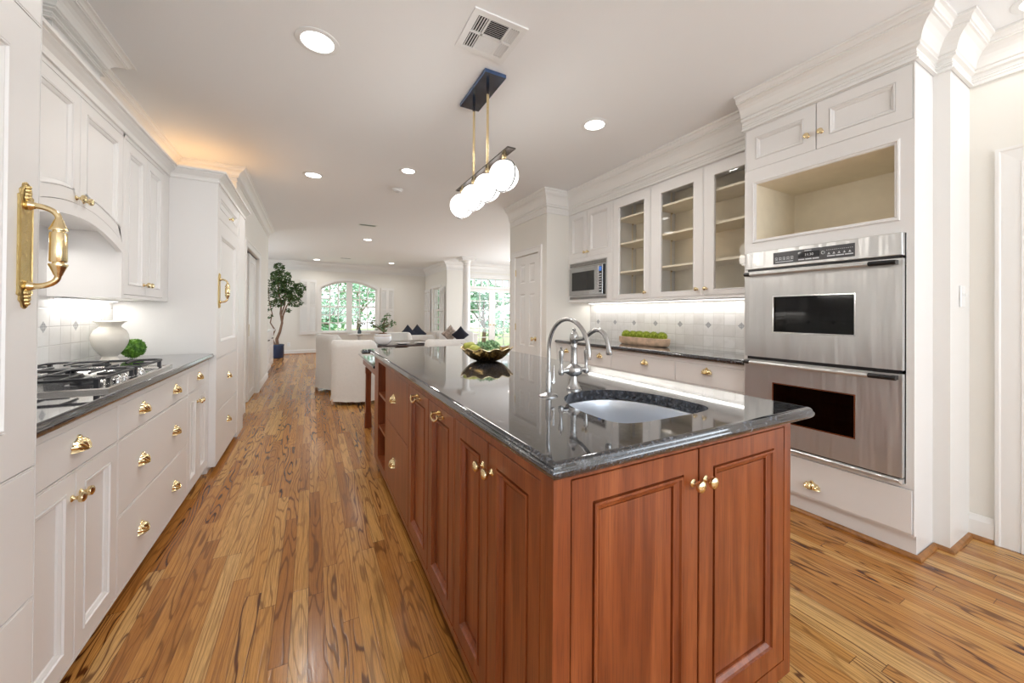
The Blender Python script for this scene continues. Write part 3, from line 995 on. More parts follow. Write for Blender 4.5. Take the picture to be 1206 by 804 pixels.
# ================================================================= CABINETRY
def add_door(parent, x0, x1, z0, z1, mat='cab', fr=0.058, name='door', poly=None, loc=None, rz=None, rings=None, label=None):
    g = 0.0022
    p = poly if poly else rect(x0+g, x1-g, z0+g, z1-g)
    mb = MB()
    panel(mb, p, rings or DOOR(fr))
    o = mb.build(name, M[mat], parent)
    if loc: o.location = loc
    if rz is not None: o.rotation_euler = (0, 0, rz)
    if label: o['label'] = label
    return o

def frame_cells(mb, x0, x1, z0, z1, opens, t=0.018):
    X = sorted({x0, x1, *[v for o_ in opens for v in o_[:2]]})
    Z = sorted({z0, z1, *[v for o_ in opens for v in o_[2:4]]})
    for i in range(len(X)-1):
        j = 0
        while j < len(Z)-1:
            def solid(jj):
                xm_, zm_ = (X[i]+X[i+1])/2, (Z[jj]+Z[jj+1])/2
                return not any(o_[0] < xm_ < o_[1] and o_[2] < zm_ < o_[3] for o_ in opens)
            if solid(j):
                k = j
                while k+1 < len(Z)-1 and solid(k+1): k += 1
                mb.box(X[i], X[i+1], 0, t, Z[j], Z[k+1])
                j = k+1
            else: j += 1

def carcass(parent, w_, d, z0, z1, opens, mat='cab', toe=None, extra=None, top=True, bottom=True):
    mb = MB()
    frame_cells(mb, 0, w_, z0, z1, opens)
    t = 0.016
    y0 = 0.018
    mb.box(0, t, y0, d, z0, z1).box(w_-t, w_, y0, d, z0, z1)
    mb.box(t, w_-t, d-t, d, z0, z1)
    if top: mb.box(t, w_-t, y0, d-t, z1-t, z1)
    if bottom: mb.box(t, w_-t, y0, d-t, z0, z0+t)
    if toe:
        mb.box(0.0, w_, toe, toe+0.02, 0, z0)
        mb.box(0, t, toe+0.02, d, 0, z0).box(w_-t, w_, toe+0.02, d, 0, z0)
    if extra: extra(mb)
    return mb.build('body', M[mat], parent)

# hardware prototypes -------------------------------------------------------
def knob_proto():
    return MB().lathe([(0, 0), (0.011, 0), (0.011, 0.002), (0.008, 0.004), (0.0055, 0.008), (0.0055, 0.013), (0.009, 0.016), (0.0150, 0.020), (0.0165, 0.025), (0.0150, 0.030), (0.009, 0.0335), (0.004, 0.034), (0, 0.0345)], (0, 0, 0), 'y', 18).build('knob', M['brass'], smooth=True)
def shell_proto():
    """scalloped half-shell cup pull"""
    mb = MB()
    nu, nv = 40, 9
    rings = []
    for j in range(nv+1):
        r = j/nv
        ring = []
        for i in range(nu+1):
            a = pi*i/nu
            rib = 1+0.05*cos(a*14)*min(1, r*1.6)
            x = -0.043*cos(a)*r*rib*(1+0.12*sin(a))
            z = -0.014+0.040*sin(a)*r*rib
            y = -0.024*math.sqrt(max(0, 1-r**2.2))*(0.9+0.25*abs(cos(a*7)))
            ring.append((x, y-0.0015, z))
        rings.append(ring)
    mb.loft(rings, False, False)
    back = [[(p[0]*0.9, p[1]*0.86+0.0012, p[2]*0.9-0.0006) for p in r] for r in rings]
    mb.loft(back, False, False)
    mb.lathe([(0.0, 0), (0.007, 0), (0.0075, 0.004), (0.004, 0.010), (0, 0.011)], (0, 0, 0.029), 'y', 10)
    return mb.build('pull', M['brass'], smooth=True)
def bail_proto():
    mb = MB()
    pts = [(-0.055+0.11*i/24, 0) for i in range(25)]
    out_ = []
    for i in range(40):
        a = 2*pi*i/40
        rx = 0.052*(1+0.12*cos(4*a))
        out_.append((rx*cos(a), 0.015*sin(a)*(1+0.25*cos(4*a))))
    mb.loft([[(x, 0, z) for x, z in out_], [(x, -0.003, z) for x, z in out_]])
    for s_ in (-1, 1):
        mb.lathe([(0.006, 0), (0.006, 0.018), (0.008, 0.02), (0.008, 0.026), (0, 0.028)], (s_*0.036, 0, 0.003), 'y', 10)
    path = [(-0.036, -0.022, 0.003)] + [(-0.042*cos(pi*k/10), -0.024-0.004*sin(pi*k/10), 0.003-0.020*sin(pi*k/10)) for k in range(11)] + [(0.036, -0.022, 0.003)]
    mb.tube(path, [0.003]+[0.0032+0.0022*sin(pi*k/10) for k in range(11)]+[0.003], 8)
    return mb.build('pull', M['brass'], smooth=True)
KNOB, SHELL, BAIL = knob_proto(), shell_proto(), bail_proto()
def knob(parent, x, z, y=0): return put(KNOB, parent, (x, y, z))
def shell(parent, x, z, y=0): return put(SHELL, parent, (x, y, z))

def appliance_handle(parent, x, z0, z1, L=0.055):
    """tall brass pull with an ornate back plate"""
    zc, h = (z0+z1)/2, (z1-z0)
    mb = MB()
    hw = 0.026
    half = [(hw, -h*0.36), (hw*1.05, -h*0.385), (hw*0.75, -h*0.40), (hw*0.80, -h*0.43), (hw*0.45, -h*0.455), (hw*0.35, -h*0.485), (0, -h*0.5)]
    poly = [(a, b) for a, b in reversed(half)] + [(a, -b) for a, b in half]
    poly = poly + [(-a, b) for a, b in reversed(poly[1:-1])]
    poly = [(x+a, zc+b) for a, b in poly]
    mb.loft([[(a, y, b) for a, b in inset(poly, d)] for d, y in ((0, 0), (0, -0.004), (0.003, -0.006), (0.0045, -0.004))])
    for s_ in (-1, 1):   # leaf relief at both ends
        for k in range(4):
            mb.lathe([(0.0, 0), (0.011-0.0015*k, 0.003), (0.007-0.001*k, 0.009), (0, 0.011)], (x, -0.002, zc+s_*h*(0.375+0.028*k)), 'y', 10)
    plate = mb.build('back_plate', M['brass_dark'], parent, smooth=True)
    mb = MB()
    za, zb = zc+h*0.32, zc-h*0.32
    for z in (za, zb):
        mb.lathe([(0.012, 0.004), (0.013, 0.010), (0.009, 0.016), (0.008, 0.020)], (x, 0, z), 'y', 14)
    path, rad = [], []
    for k in range(9):
        a = pi/2*k/8
        path.append((x, -0.018-(L-0.018)*sin(a), za-0.028*(1-cos(a))))
        rad.append(0.0075-0.001*sin(a))
    seq = [(0.031, 0.0085), (0.036, 0.0100), (0.050, 0.0150), (0.057, 0.0180), (0.059, 0.0175), (0.060, 0.0110), (0.063, 0.0110), (0.064, 0.0150), (0.067, 0.0165)]
    for dz, r in seq:
        path.append((x, -L, za-dz)); rad.append(r)
    n2 = [(x, -L, 2*zc-p[2]) for p in path[9:]][::-1]
    r2 = rad[9:][::-1]
    path2 = path + [(x, -L, zc)] + n2 + [(p[0], p[1], 2*zc-p[2]) for p in path[:9]][::-1]
    rad2 = rad + [0.0160] + r2 + rad[:9][::-1]
    mb.tube(path2, rad2, 14)
    mb.build('grip', M['brass'], parent, smooth=True)

# ---------------- LEFT: near tall unit (only its edge is in the photo)
R90 = pi/2
t = thing('tall_cabinet', 'tall white paneled cabinet at the left edge of the view with a large brass pull', 'cabinet', (-0.64, 0.55, 0), R90)
carcass(t, 0.922, 0.575, 0.065, 2.44, [(0.02, 0.922-0.002, 0.08, 0.467), (0.02, 0.92, 0.470, 0.808), (0.02, 0.92, 0.812, 1.972), (0.02, 0.92, 1.976, 2.42)], toe=0.06)
add_door(t, 0.02, 0.92, 0.08, 0.467, rings=SLAB, name='drawer')
add_door(t, 0.02, 0.92, 0.470, 0.808, rings=SLAB, name='drawer')
d = add_door(t, 0.02, 0.92, 0.812, 1.972, fr=0.115)
add_door(t, 0.02, 0.92, 1.976, 2.42, fr=0.115)
appliance_handle(d, 0.862, 1.225, 1.545, 0.060)

# ---------------- LEFT: base cabinets
def base_cab(label, x, y, rz, w_, d, opens, doors, drawers, top=0.868, z0=0.065, group=None):
    t = thing('base_cabinet', label, 'cabinet', (x, y, 0), rz, group)
    carcass(t, w_, d, z0, top, opens, toe=0.075)
    for a in doors:
        dd = add_door(t, *a[:4], fr=0.055)
        knob(dd, *a[4])
    for a in drawers:
        dd = add_door(t, *a[:4], rings=SLAB, name='drawer')
        for s_ in a[4]: shell(dd, *s_)
    return t
XB = -0.68
base_cab('white base cabinet nearest the camera on the left, drawer over two doors', XB, 1.474, R90, 0.600, 0.52,
         [(0.0, 0.598, 0.70, 0.842), (0.0, 0.598, 0.075, 0.694)],
         [(0.0, 0.297, 0.075, 0.694, (0.272, 0.612)), (0.297, 0.598, 0.075, 0.694, (0.324, 0.612))],
         [(0.0, 0.598, 0.70, 0.842, [(0.305, 0.774)])])
base_cab('white base cabinet under the cooktop with three wide drawers, two shell pulls on each', XB, 2.075, R90, 0.965, 0.52,
         [(0.004, 0.96, 0.70, 0.842), (0.004, 0.96, 0.39, 0.694), (0.004, 0.96, 0.075, 0.384)], [],
         [(0.004, 0.96, 0.70, 0.842, [(0.245, 0.774), (0.715, 0.774)]), (0.004, 0.96, 0.39, 0.694, [(0.245, 0.54), (0.715, 0.54)]), (0.004, 0.96, 0.075, 0.384, [(0.245, 0.227), (0.715, 0.227)])])
base_cab('narrow white base cabinet beside the tall refrigerator cabinet', XB, 3.041, R90, 0.538, 0.52,
         [(0.004, 0.49, 0.70, 0.842), (0.004, 0.49, 0.075, 0.694)],
         [(0.004, 0.247, 0.075, 0.694, (0.222, 0.612)), (0.247, 0.49, 0.075, 0.694, (0.272, 0.612))],
         [(0.004, 0.49, 0.70, 0.842, [(0.247, 0.774)])])
trim(MB().box(-0.755, -0.735, 1.474, 3.58, 0, 0.02), 'shoe')

def bull(z1, z0, r=None):
    r = (z1-z0)/2
    out_ = []
    for k in range(9):
        a = pi/2 - pi*k/8
        out_.append((r-r*cos(a), (z0+z1)/2+r*sin(a)))
    return out_
def ogee(z1, z0):
    h = z1-z0
    out_ = [(0.016, z1)]
    for k in range(1, 6):
        a = pi/2*k/5
        out_.append((0.016-0.012*sin(a), z1-0.012*(1-cos(a))))
    out_ += [(0.0035, z1-0.013), (0.0, z1-0.018), (0.0, z1-h*0.62), (0.003, z1-h*0.8), (0.009, z1-h*0.94), (0.015, z0)]
    return out_
o = slab([(-1.205, 1.475), (-0.648, 1.475), (-0.648, 3.578), (-1.205, 3.578)], [], ogee(0.911, 0.869)).build('countertop', M['granite'], smooth=True)
tag(o, 'polished black granite worktop along the left wall around the gas cooktop', 'countertop')

# ---------------- LEFT: upper cabinets
XU = -0.92
yl = 1.474
def arch_z(u, c, hw, zs, rise):
    k = (u-c)/hw
    return zs+rise*(1-k*k)
t = thing('hood_cabinet', 'white upper cabinet with an arched opening over the gas cooktop', 'cabinet', (XU, yl, 0), R90)
c_, hw = 2.395-yl, 0.43
# body with arched valance: polygon strips
mb = MB()
zs_, rise = 1.545, 0.095
n = 24
ua, ub = c_-hw, c_+hw
top_z = 2.205
door_lo = 0.03     # gap between the arch edge and the doors
strip = []
for k in range(n):
    u0, u1 = ua+2*hw*k/n, ua+2*hw*(k+1)/n
    z0_, z1_ = arch_z(u0, c_, hw, zs_, rise), arch_z(u1, c_, hw, zs_, rise)
    mb.add([(u0, 0, z0_), (u1, 0, z1_), (u1, 0, z1_+0.055), (u0, 0, z0_+0.055), (u0, 0.02, z0_), (u1, 0.02, z1_), (u1, 0.02, z1_+0.055), (u0, 0.02, z0_+0.055)],
           [(0, 1, 2, 3), (7, 6, 5, 4), (4, 5, 1, 0), (3, 2, 6, 7)])
mb.box(ub, ub+0.02, 0, 0.30, 1.296, top_z)
mb.box(0, ua, 0, 0.02, 1.296, top_z)
mb.box(ua-0.02, ua, 0.02, 0.30, 1.296, top_z)
mb.box(0.0, 0.02, 0.02, 0.30, 1.296, top_z)
mb.box(0, ub+0.02, 0.0, 0.30, 2.185, top_z)
mb.box(ua, ub, 0.02, 0.30, 1.60+0.05, 1.67)
mb.box(0.02, ub, 0.28, 0.30, 1.296, 2.185)
mb.box(0.02, ua-0.02, 0.02, 0.28, 1.296, 1.312)
mb.build('body', M['cab'], t)
# two doors whose lower edge follows the arch
for a, b in ((ua+0.0, c_), (c_, ub)):
    g = 0.0022
    lo = [(a+g+(b-a-2*g)*k/10, arch_z(a+g+(b-a-2*g)*k/10, c_, hw, zs_, rise)+0.057) for k in range(11)]
    poly = lo + [(b-g, 2.183), (a+g, 2.183)]
    dd = add_door(t, 0, 0, 0, 0, poly=poly, fr=0.055)
    knob(dd, (b-0.03) if a < c_-0.1 else (a+0.03), 1.72)
x3 = ub+0.02
t = thing('wall_cabinet', 'white upper cabinet with two tall doors, right of the hood arch', 'cabinet', (XU, yl+x3, 0), R90)
w3 = 3.578-(yl+x3)
carcass(t, w3, 0.30, 1.296, top_z, [(0.006, w3-0.11, 1.315, 2.183)])
m3 = (w3-0.104)/2
for a, b, kx in ((0.006, m3, m3-0.028), (m3, w3-0.11, m3+0.028)):
    dd = add_door(t, a, b, 1.315, 2.183, fr=0.055)
    knob(dd, kx, 1.385)
# light strips below the cabinets
def strip_light(name, label, loc, rz, L, col=(1, 0.97, 0.92), power=6.0, d=0.03):
    t = thing(name, label, 'light', loc, rz)
    MB().box(0, L, 0, d, 0.003, 0.012).build('housing', M['plastic'], t)
    MB().box(0.005, L-0.005, 0.004, d-0.004, 0, 0.003).build('diffuser', M['strip'], t)
    l = bpy.data.lights.new('strip', 'AREA'); l.shape = 'RECTANGLE'; l.size = L; l.size_y = d; l.energy = power; l.color = col
    lo = bpy.data.objects.new('strip_glow', l); COL.objects.link(lo); lo.parent = t; lo.location = (L/2, d/2, -0.003)
    return t
strip_light('under_cabinet_light', 'slim light strip under the left upper cabinet beside the vase', (-1.16, 2.86, 1.283), R90, 0.66, power=1.3)
strip_light('under_cabinet_light', 'slim light strip under the arched hood cabinet', (-1.17, 2.0, 1.55), R90, 0.7, power=1.6)

# ---------------- LEFT: tall refrigerator cabinet
t = thing('refrigerator_cabinet', 'tall white paneled refrigerator cabinet at the far end of the left counter', 'cabinet', (-0.636, 3.58, 0), R90)
WF = 1.28
def fill(mb): mb.box(0.93, 1.28, -0.004, 0.02, 0.0, 2.205)
carcass(t, WF, 0.582, 0.045, 2.205, [(0.006, 0.90, 1.955, 2.197), (0.006, 0.90, 0.862, 1.949), (0.006, 0.90, 0.45, 0.856), (0.006, 0.90, 0.05, 0.444)], toe=0.05, extra=fill)
dd = add_door(t, 0.006, 0.90, 1.955, 2.197, fr=0.075); knob(dd, 0.45, 2.03)
dd = add_door(t, 0.006, 0.90, 0.862, 1.949, fr=0.12); appliance_handle(dd, 0.062, 1.25, 1.525, 0.055)
dd = add_door(t, 0.006, 0.90, 0.45, 0.856, rings=SLAB, name='drawer'); shell(dd, 0.48, 0.666)
dd = add_door(t, 0.006, 0.90, 0.05, 0.444, rings=SLAB, name='drawer'); shell(dd, 0.48, 0.289)

# warm light resting on top of the tall cabinet
def glow_lamp(loc, e, sx__, sy__):
    t = thing('uplight', 'warm uplight on top of the tall refrigerator cabinet', 'light', loc)
    MB().box(-sx__/2, sx__/2, -sy__/2, sy__/2, 0, 0.02).build('housing', M['plastic'], t)
    l = bpy.data.lights.new('warm', 'AREA'); l.shape = 'RECTANGLE'; l.size = sx__; l.size_y = sy__; l.energy = e; l.color = (1, 0.52, 0.15)
    lo = bpy.data.objects.new('warm_glow', l); COL.objects.link(lo); lo.parent = t; lo.location = (0, 0, 0.03); lo.rotation_euler = (pi, 0, 0)
glow_lamp((-0.98, 4.5, 2.206), 1.7, 0.4, 0.25)

# ---------------- RIGHT: oven cabinet
RM = -pi/2
XO, YO = 2.676, 1.542
t = thing('oven_cabinet', 'tall white cabinet around the double ovens, with an open niche and two small doors', 'cabinet', (XO, YO, 0), RM)
WO = 0.840
def nich(mb):
    # niche box and its bead
    x0, x1, z0, z1 = 0.075, 0.765, 1.742, 2.122
    mb.box(x0-0.016, x0, 0.018, 0.50, z0-0.016, z1+0.016).box(x1, x1+0.016, 0.018, 0.50, z0-0.016, z1+0.016)
    mb.box(x0, x1, 0.018, 0.50, z1, z1+0.016).box(x0, x1, 0.018, 0.50, z0-0.016, z0)
    mb.box(x0-0.016, x1+0.016, 0.50, 0.516, z0-0.016, z1+0.016)
    p = rect(x0-0.022, x1+0.022, z0-0.022, z1+0.022)
    mb.loft([[(a, y, b) for a, b in inset(p, d)] for d, y in ((0, 0), (0.002, -0.007), (0.008, -0.009), (0.012, -0.004), (0.018, -0.003), (0.022, 0.004))], True, False)
    mb.box(0, WO, 0.0, 0.018, 2.518, 2.60)
carcass(t, WO, 0.56, 0.115, 2.60, [(0.006, 0.834, 2.228, 2.512), (0.075, 0.765, 1.742, 2.122), (0.03, 0.81, 0.372, 1.655), (0.004, 0.836, 0.125, 0.350)], extra=nich, toe=0.028)
MB().box(0.077, 0.763, 0.496, 0.4995, 1.744, 2.12).box(0.0755, 0.077, 0.006, 0.4995, 1.744, 2.12).box(0.763, 0.7645, 0.006, 0.4995, 1.744, 2.12).box(0.077, 0.763, 0.006, 0.496, 2.12, 2.1215).box(0.077, 0.763, 0.006, 0.496, 1.7425, 1.744).build('niche_lining', M['inside'], t)
for a, b, kx in ((0.006, 0.419, 0.378), (0.419, 0.834, 0.448)):
    dd = add_door(t, a, b, 2.228, 2.512, fr=0.065)
    knob(dd, kx, 2.325)
dd = add_door(t, 0.004, 0.836, 0.125, 0.350, rings=[(0, 0.012), (0, -0.006), (0.002, -0.008)], name='drawer'); shell(dd, 0.408, 0.200, -0.008)
# white strip of toe space is flush: closing board
# ---- ovens
t = thing('double_wall_oven', 'stainless steel double wall oven with black control panel built into the tall white cabinet', 'oven', (2.64, 1.516, 0), RM)
mb = MB()
WV = 0.780
mb.box(0.012, WV-0.012, 0.045, 0.50, 0.40, 1.640)
mb.build('oven_body', M['oven_in'], t)
mb = MB(); panel(mb, rect(0, WV, 1.538, 1.654), [(0, 0.035), (0, 0.003), (0.003, 0)])
cp = mb.build('control_panel', M['steel'], t)
mb = MB(); panel(mb, rect(0.178, 0.592, 1.556, 1.630), [(0, 0.002), (0, -0.0015), (0.001, -0.002)])
mb.build('keypad', M['panel_grey'], cp)
MB().box(0.318, 0.428, -0.0032, -0.002, 1.580, 1.614).build('display', M['black_glass'], cp)
mb = MB()
for k in range(5):
    x = 0.190+k*0.022
    mb.box(x, x+0.014, -0.003, -0.002, 1.594, 1.597).box(x, x+0.0015, -0.003, -0.002, 1.576, 1.597).box(x+0.0125, x+0.014, -0.003, -0.002, 1.576, 1.597).box(x+0.005, x+0.009, -0.003, -0.002, 1.580, 1.588)
mb.box(0.190, 0.292, -0.003, -0.002, 1.566, 1.570)
for k in range(3): mb.box(0.320+k*0.037, 0.352+k*0.037, -0.003, -0.002, 1.566, 1.572)
for k in range(5):
    x = 0.468+k*0.024
    mb.box(x, x+0.012, -0.003, -0.002, 1.583, 1.586).box(x+0.004, x+0.008, -0.003, -0.002, 1.586, 1.594)
for k in range(3): mb.box(0.466+k*0.041, 0.503+k*0.041, -0.003, -0.002, 1.570, 1.576)
for k in range(14): mb.box(0.462+k*0.009, 0.467+k*0.009, -0.003, -0.002, 1.607, 1.609)
mb.box(0.352, 0.388, -0.003, -0.002, 1.618, 1.622)
mb.build('key_markings', M['led'], cp)
mb = MB()
mb.lathe([(0.0095, 0.001), (0.0095, 0.003), (0.007, 0.0032), (0.007, 0.001)], (0.446, -0.001, 1.596), 'y', 20)
mb.build('dial_ring', M['led'], cp)
def textmesh(txt, size, mat, parent, loc, name):
    c = bpy.data.curves.new(name, 'FONT'); c.body = txt; c.size = size; c.align_x = 'CENTER'; c.extrude = 0.0003
    to = bpy.data.objects.new(name, c); COL.objects.link(to)
    dg = bpy.context.evaluated_depsgraph_get()
    me = bpy.data.meshes.new_from_object(to.evaluated_get(dg))
    bpy.data.objects.remove(to)
    o = bpy.data.objects.new(name, me); COL.objects.link(o); me.materials.clear(); me.materials.append(mat)
    o.parent = parent; o.location = loc; o.rotation_euler = (pi/2, 0, 0)
    return o
textmesh('11:30', 0.021, M['led'], cp, (0.376, -0.0036, 1.589), 'display_digits')

def oven_door(z0, z1, wz0, wz1, zh):
    mb = MB()
    x0, x1 = 0.178, 0.592
    X = [0.0, x0, x1, WV]; Z = [z0, wz0, wz1, z1]
    for i in range(3):
        for j in range(3):
            if i == 1 and j == 1: continue
            mb.box(X[i], X[i+1], 0, 0.035, Z[j], Z[j+1])
    door = mb.build('oven_door', M['steel'], t)
    mb = MB()
    p = rect(x0, x1, wz0, wz1)
    mb.loft([[(a, y, b) for a, b in inset(p, d)] for d, y in ((-0.004, 0), (-0.004, -0.002), (0.003, -0.002), (0.003, 0.012))], True, False)
    mb.build('window_trim', M['chrome'], door)
    g = MB().box(x0+0.003, x1-0.003, 0.012, 0.016, wz0+0.003, wz1-0.003).build('window_glass', M['oven_glass'], door)
    mb = MB()
    mb.tube([(0.055, -0.042, zh), (0.66, -0.042, zh)], 0.0125, 16)
    mb.build('handle', M['steel'], door, smooth=True)
    for a, b in ((0.012, 0.058), (0.655, 0.768)):
        mb = MB()
        mb.tube([(a+0.004, -0.030, zh+0.002), (a+0.012, -0.042, zh+0.001), (b, -0.042, zh)], [0.010, 0.0132, 0.0118], 12)
        xx = a+0.002 if a < 0.3 else b-0.022
        mb.box(xx, xx+0.02, -0.040, 0, zh-0.010, zh+0.012)
        mb.build('handle_end', M['black'], door, smooth=True)
    # rack and inner cavity seen through the glass
    mb = MB()
    for z in (wz0+0.07, wz0+0.15):
        mb.tube([(x0-0.05, 0.07, z), (x1+0.05, 0.07, z)], 0.003, 6)
        for k in range(22):
            x = x0-0.03+k*0.022
            mb.tube([(x, 0.07, z), (x, 0.36, z)], 0.0018, 5)
    mb.build('rack', M['nickel'], door)
M['oven_glass'] = glass('oven_glass', (0.16, 0.16, 0.16), 0.11)
# real cavity: shell instead of a solid block
bpy.data.objects['oven_body'].data.clear_geometry()
mb = MB()
for z0, z1 in ((0.42, 0.90), (0.98, 1.50)):
    mb.box(0.03, 0.04, 0.04, 0.45, z0, z1).box(WV-0.04, WV-0.03, 0.04, 0.45, z0, z1).box(0.04, WV-0.04, 0.44, 0.45, z0, z1)
    mb.box(0.04, WV-0.04, 0.04, 0.44, z0, z0+0.01).box(0.04, WV-0.04, 0.04, 0.44, z1-0.01, z1)
mb.box(0.012, WV-0.012, 0.036, 0.046, 0.90, 0.98).box(0.012, WV-0.012, 0.036, 0.046, 1.50, 1.64)
tmp = mb.build('oven_cavity', M['oven_in'], t)
bpy.data.objects.remove(bpy.data.objects['oven_body'])
oven_door(0.950, 1.522, 1.118, 1.349, 1.500)
oven_door(0.405, 0.930, 0.552, 0.790, 0.912)
mb = MB()
panel(mb, rect(0, WV, 0.372, 0.398), [(0, 0.035), (0, 0.006), (0.005, -0.002), (0.009, -0.006)])
mb.build('lower_trim', M['steel'], t)
for z0, z1 in ((0.929, 0.951), (1.520, 1.540), (0.397, 0.406)):
    MB().box(0.012, WV-0.012, 0.010, 0.036, z0, z1).build('door_gap', M['black'], t)

# ---------------- RIGHT: upper cabinets
YU = 3.83
XR = 2.86
t = thing('microwave_cabinet', 'white upper cabinet with two small doors above the built-in microwave', 'cabinet', (XR, YU-0.002, 0), RM)
WM = YU-0.002-3.052
def mwbox(mb): mb.box(0.02, WM-0.02, 0.02, 0.355, 1.865, 1.88)
carcass(t, WM, 0.355, 1.376, 2.47, [(0.012, WM-0.008, 1.905, 2.462), (0.026, WM-0.075, 1.405, 1.858)], extra=mwbox)
mm = 0.353
for a, b, kx in ((0.012, mm, mm-0.03), (mm, WM-0.008, mm+0.03)):
    dd = add_door(t, a, b, 1.905, 2.462, fr=0.062); knob(dd, kx, 1.965)
t = thing('microwave', 'built-in stainless microwave with a blue display in the right upper cabinets', 'microwave', (XR-0.004, YU-0.030, 0), RM)
WW = WM-0.105
mb = MB()
mb.box(0, WW, 0.0, 0.012, 1.798, 1.853).box(0, WW, 0.0, 0.012, 1.408, 1.445).box(0, 0.012, 0.0, 0.012, 1.445, 1.798).box(WW-0.022, WW, 0, 0.012, 1.445, 1.798)
mb.box(0.01, WW-0.01, 0.012, 0.30, 1.415, 1.845)
mb.build('trim_kit', M['steel'], t)
for zs in ((1.803, 1.812, 1.821, 1.830, 1.839), (1.413, 1.422, 1.431)):
    mb = MB()
    for z0 in zs: mb.box(0.012, WW-0.012, -0.002, 0.0, z0, z0+0.0055)
    mb.build('vent_grille', M['bronze'], t)
mb = MB(); panel(mb, rect(0.014, WW-0.118, 1.455, 1.788), [(0, 0), (0, -0.014), (0.004, -0.018)])
dr = mb.build('oven_door', M['nickel'], t)
mb = MB(); panel(mb, rect(0.070, WW-0.185, 1.510, 1.735), [(0, -0.018), (0.002, -0.0195)])
mb.build('window_glass', M['black_glass'], dr)
mb = MB(); panel(mb, rect(WW-0.117, WW-0.050, 1.455, 1.788), [(0, 0), (0, -0.014), (0.002, -0.018)])
cp = mb.build('control_panel', M['nickel'], t)
MB().box(WW-0.105, WW-0.062, -0.0195, -0.018, 1.48, 1.77).build('keypad', M['black'], cp)
MB().box(WW-0.102, WW-0.065, -0.0205, -0.0195, 1.715, 1.765).build('display', M['bluekey'], cp)
mb = MB()
for r in range(7):
    for c in range(3):
        mb.box(WW-0.100+c*0.013, WW-0.092+c*0.013, -0.0205, -0.0195, 1.500+r*0.029, 1.513+r*0.029)
mb.build('keys', M['led'], cp)
MB().box(WW-0.049, WW-0.024, -0.012, 0, 1.455, 1.788).build('side_gap', M['black'], t)

def glass_cab(label, y1, w_, doors):
    """doors: (x0, x1, glass x0, glass x1, knob x)"""
    t = thing('glass_door_cabinet', label, 'cabinet', (XR, y1, 0), RM)
    carcass(t, w_, 0.355, 1.376, 2.47, [(a, b, 1.388, 2.462) for a, b, *_ in doors])
    MB().box(0.018, w_-0.018, 0.334, 0.338, 1.393, 2.453).build('back_panel', M['inside'], t)
    for z in (1.665, 1.965, 2.235):
        MB().box(0.017, w_-0.017, 0.03, 0.333, z, z+0.018).build('shelf', M['inside'], t)
        for x in (0.022, w_-0.022):
            for y in (0.07, 0.28):
                pass
    mb = MB()
    for x in (0.0165, w_-0.0225):
        for y in (0.08, 0.27):
            mb.box(x, x+0.006, y, y+0.012, 1.40, 2.44)
    mb.build('shelf_track', M['inside'], t)
    mb = MB()
    for z in (1.665, 1.965, 2.235):
        for x in (0.022, w_-0.030):
            for y in (0.08, 0.27):
                mb.box(x, x+0.008, y, y+0.012, z-0.014, z)
    mb.build('shelf_clip', M['brass_dark'], t)
    for a, b, ga, gb, kx in doors:
        g = 0.0022
        outer = rect(a+g, b-g, 1.388+g, 2.462-g)
        mb = MB()
        gl = rect(ga, gb, 1.440, 2.358)
        R = [(outer, 0.02), (outer, 0.0015), (inset(outer, 0.0015), 0.0), (inset(gl, -0.010), 0.0), (inset(gl, -0.008), -0.003), (inset(gl, -0.002), -0.002), (gl, 0.006), (gl, 0.02)]
        mb.loft([[(x, y, z) for x, z in p] for p, y in R] + [[(x, 0.02, z) for x, z in outer]], True, False)
        d_ = mb.build('door', M['cab'], t)
        q = inset(gl, -0.003)
        MB().loft([[(x, 0.010, z) for x, z in q], [(x, 0.013, z) for x, z in q]]).build('glass', M['glass_cab'], d_)
        knob(d_, kx, 1.445)
    return t
glass_cab('white glass-door cabinet with a single door, next to the microwave', 3.050, 0.508,
          [(0.012, 0.504, 0.100, 0.433, 0.457)])
glass_cab('white glass-door cabinet with a pair of doors, next to the ovens', 2.541, 0.996,
          [(0.008, 0.548, 0.126, 0.461, 0.503), (0.556, 0.984, 0.651, 0.905, 0.585)])
strip_light('under_cabinet_light', 'long light strip under the right upper cabinets above the marble backsplash', (3.14, 3.78, 1.362), RM, 2.2, power=3.2)

# ---------------- RIGHT: base cabinets and worktop
XBR = 2.69
def rbase(label, y1, w_, opens, doors, drawers):
    return base_cab(label, XBR, y1, RM, w_, 0.52, opens, doors, drawers, top=0.872, z0=0.09)
rbase('white base cabinet beside the ovens, one drawer with a brass cup pull over two doors', 2.118, 0.572,
      [(0.004, 0.568, 0.677, 0.842), (0.004, 0.568, 0.10, 0.670)],
      [(0.004, 0.286, 0.10, 0.670, (0.262, 0.60)), (0.286, 0.568, 0.10, 0.670, (0.31, 0.60))], [(0.004, 0.568, 0.677, 0.842, [(0.286, 0.787)])])
rbase('white base cabinet under the wooden moss trough, one wide drawer with a brass cup pull', 2.873, 0.754,
      [(0.004, 0.75, 0.677, 0.842), (0.004, 0.75, 0.10, 0.670)],
      [(0.004, 0.377, 0.10, 0.670, (0.353, 0.60)), (0.377, 0.75, 0.10, 0.670, (0.401, 0.60))], [(0.004, 0.75, 0.677, 0.842, [(0.429, 0.787)])])
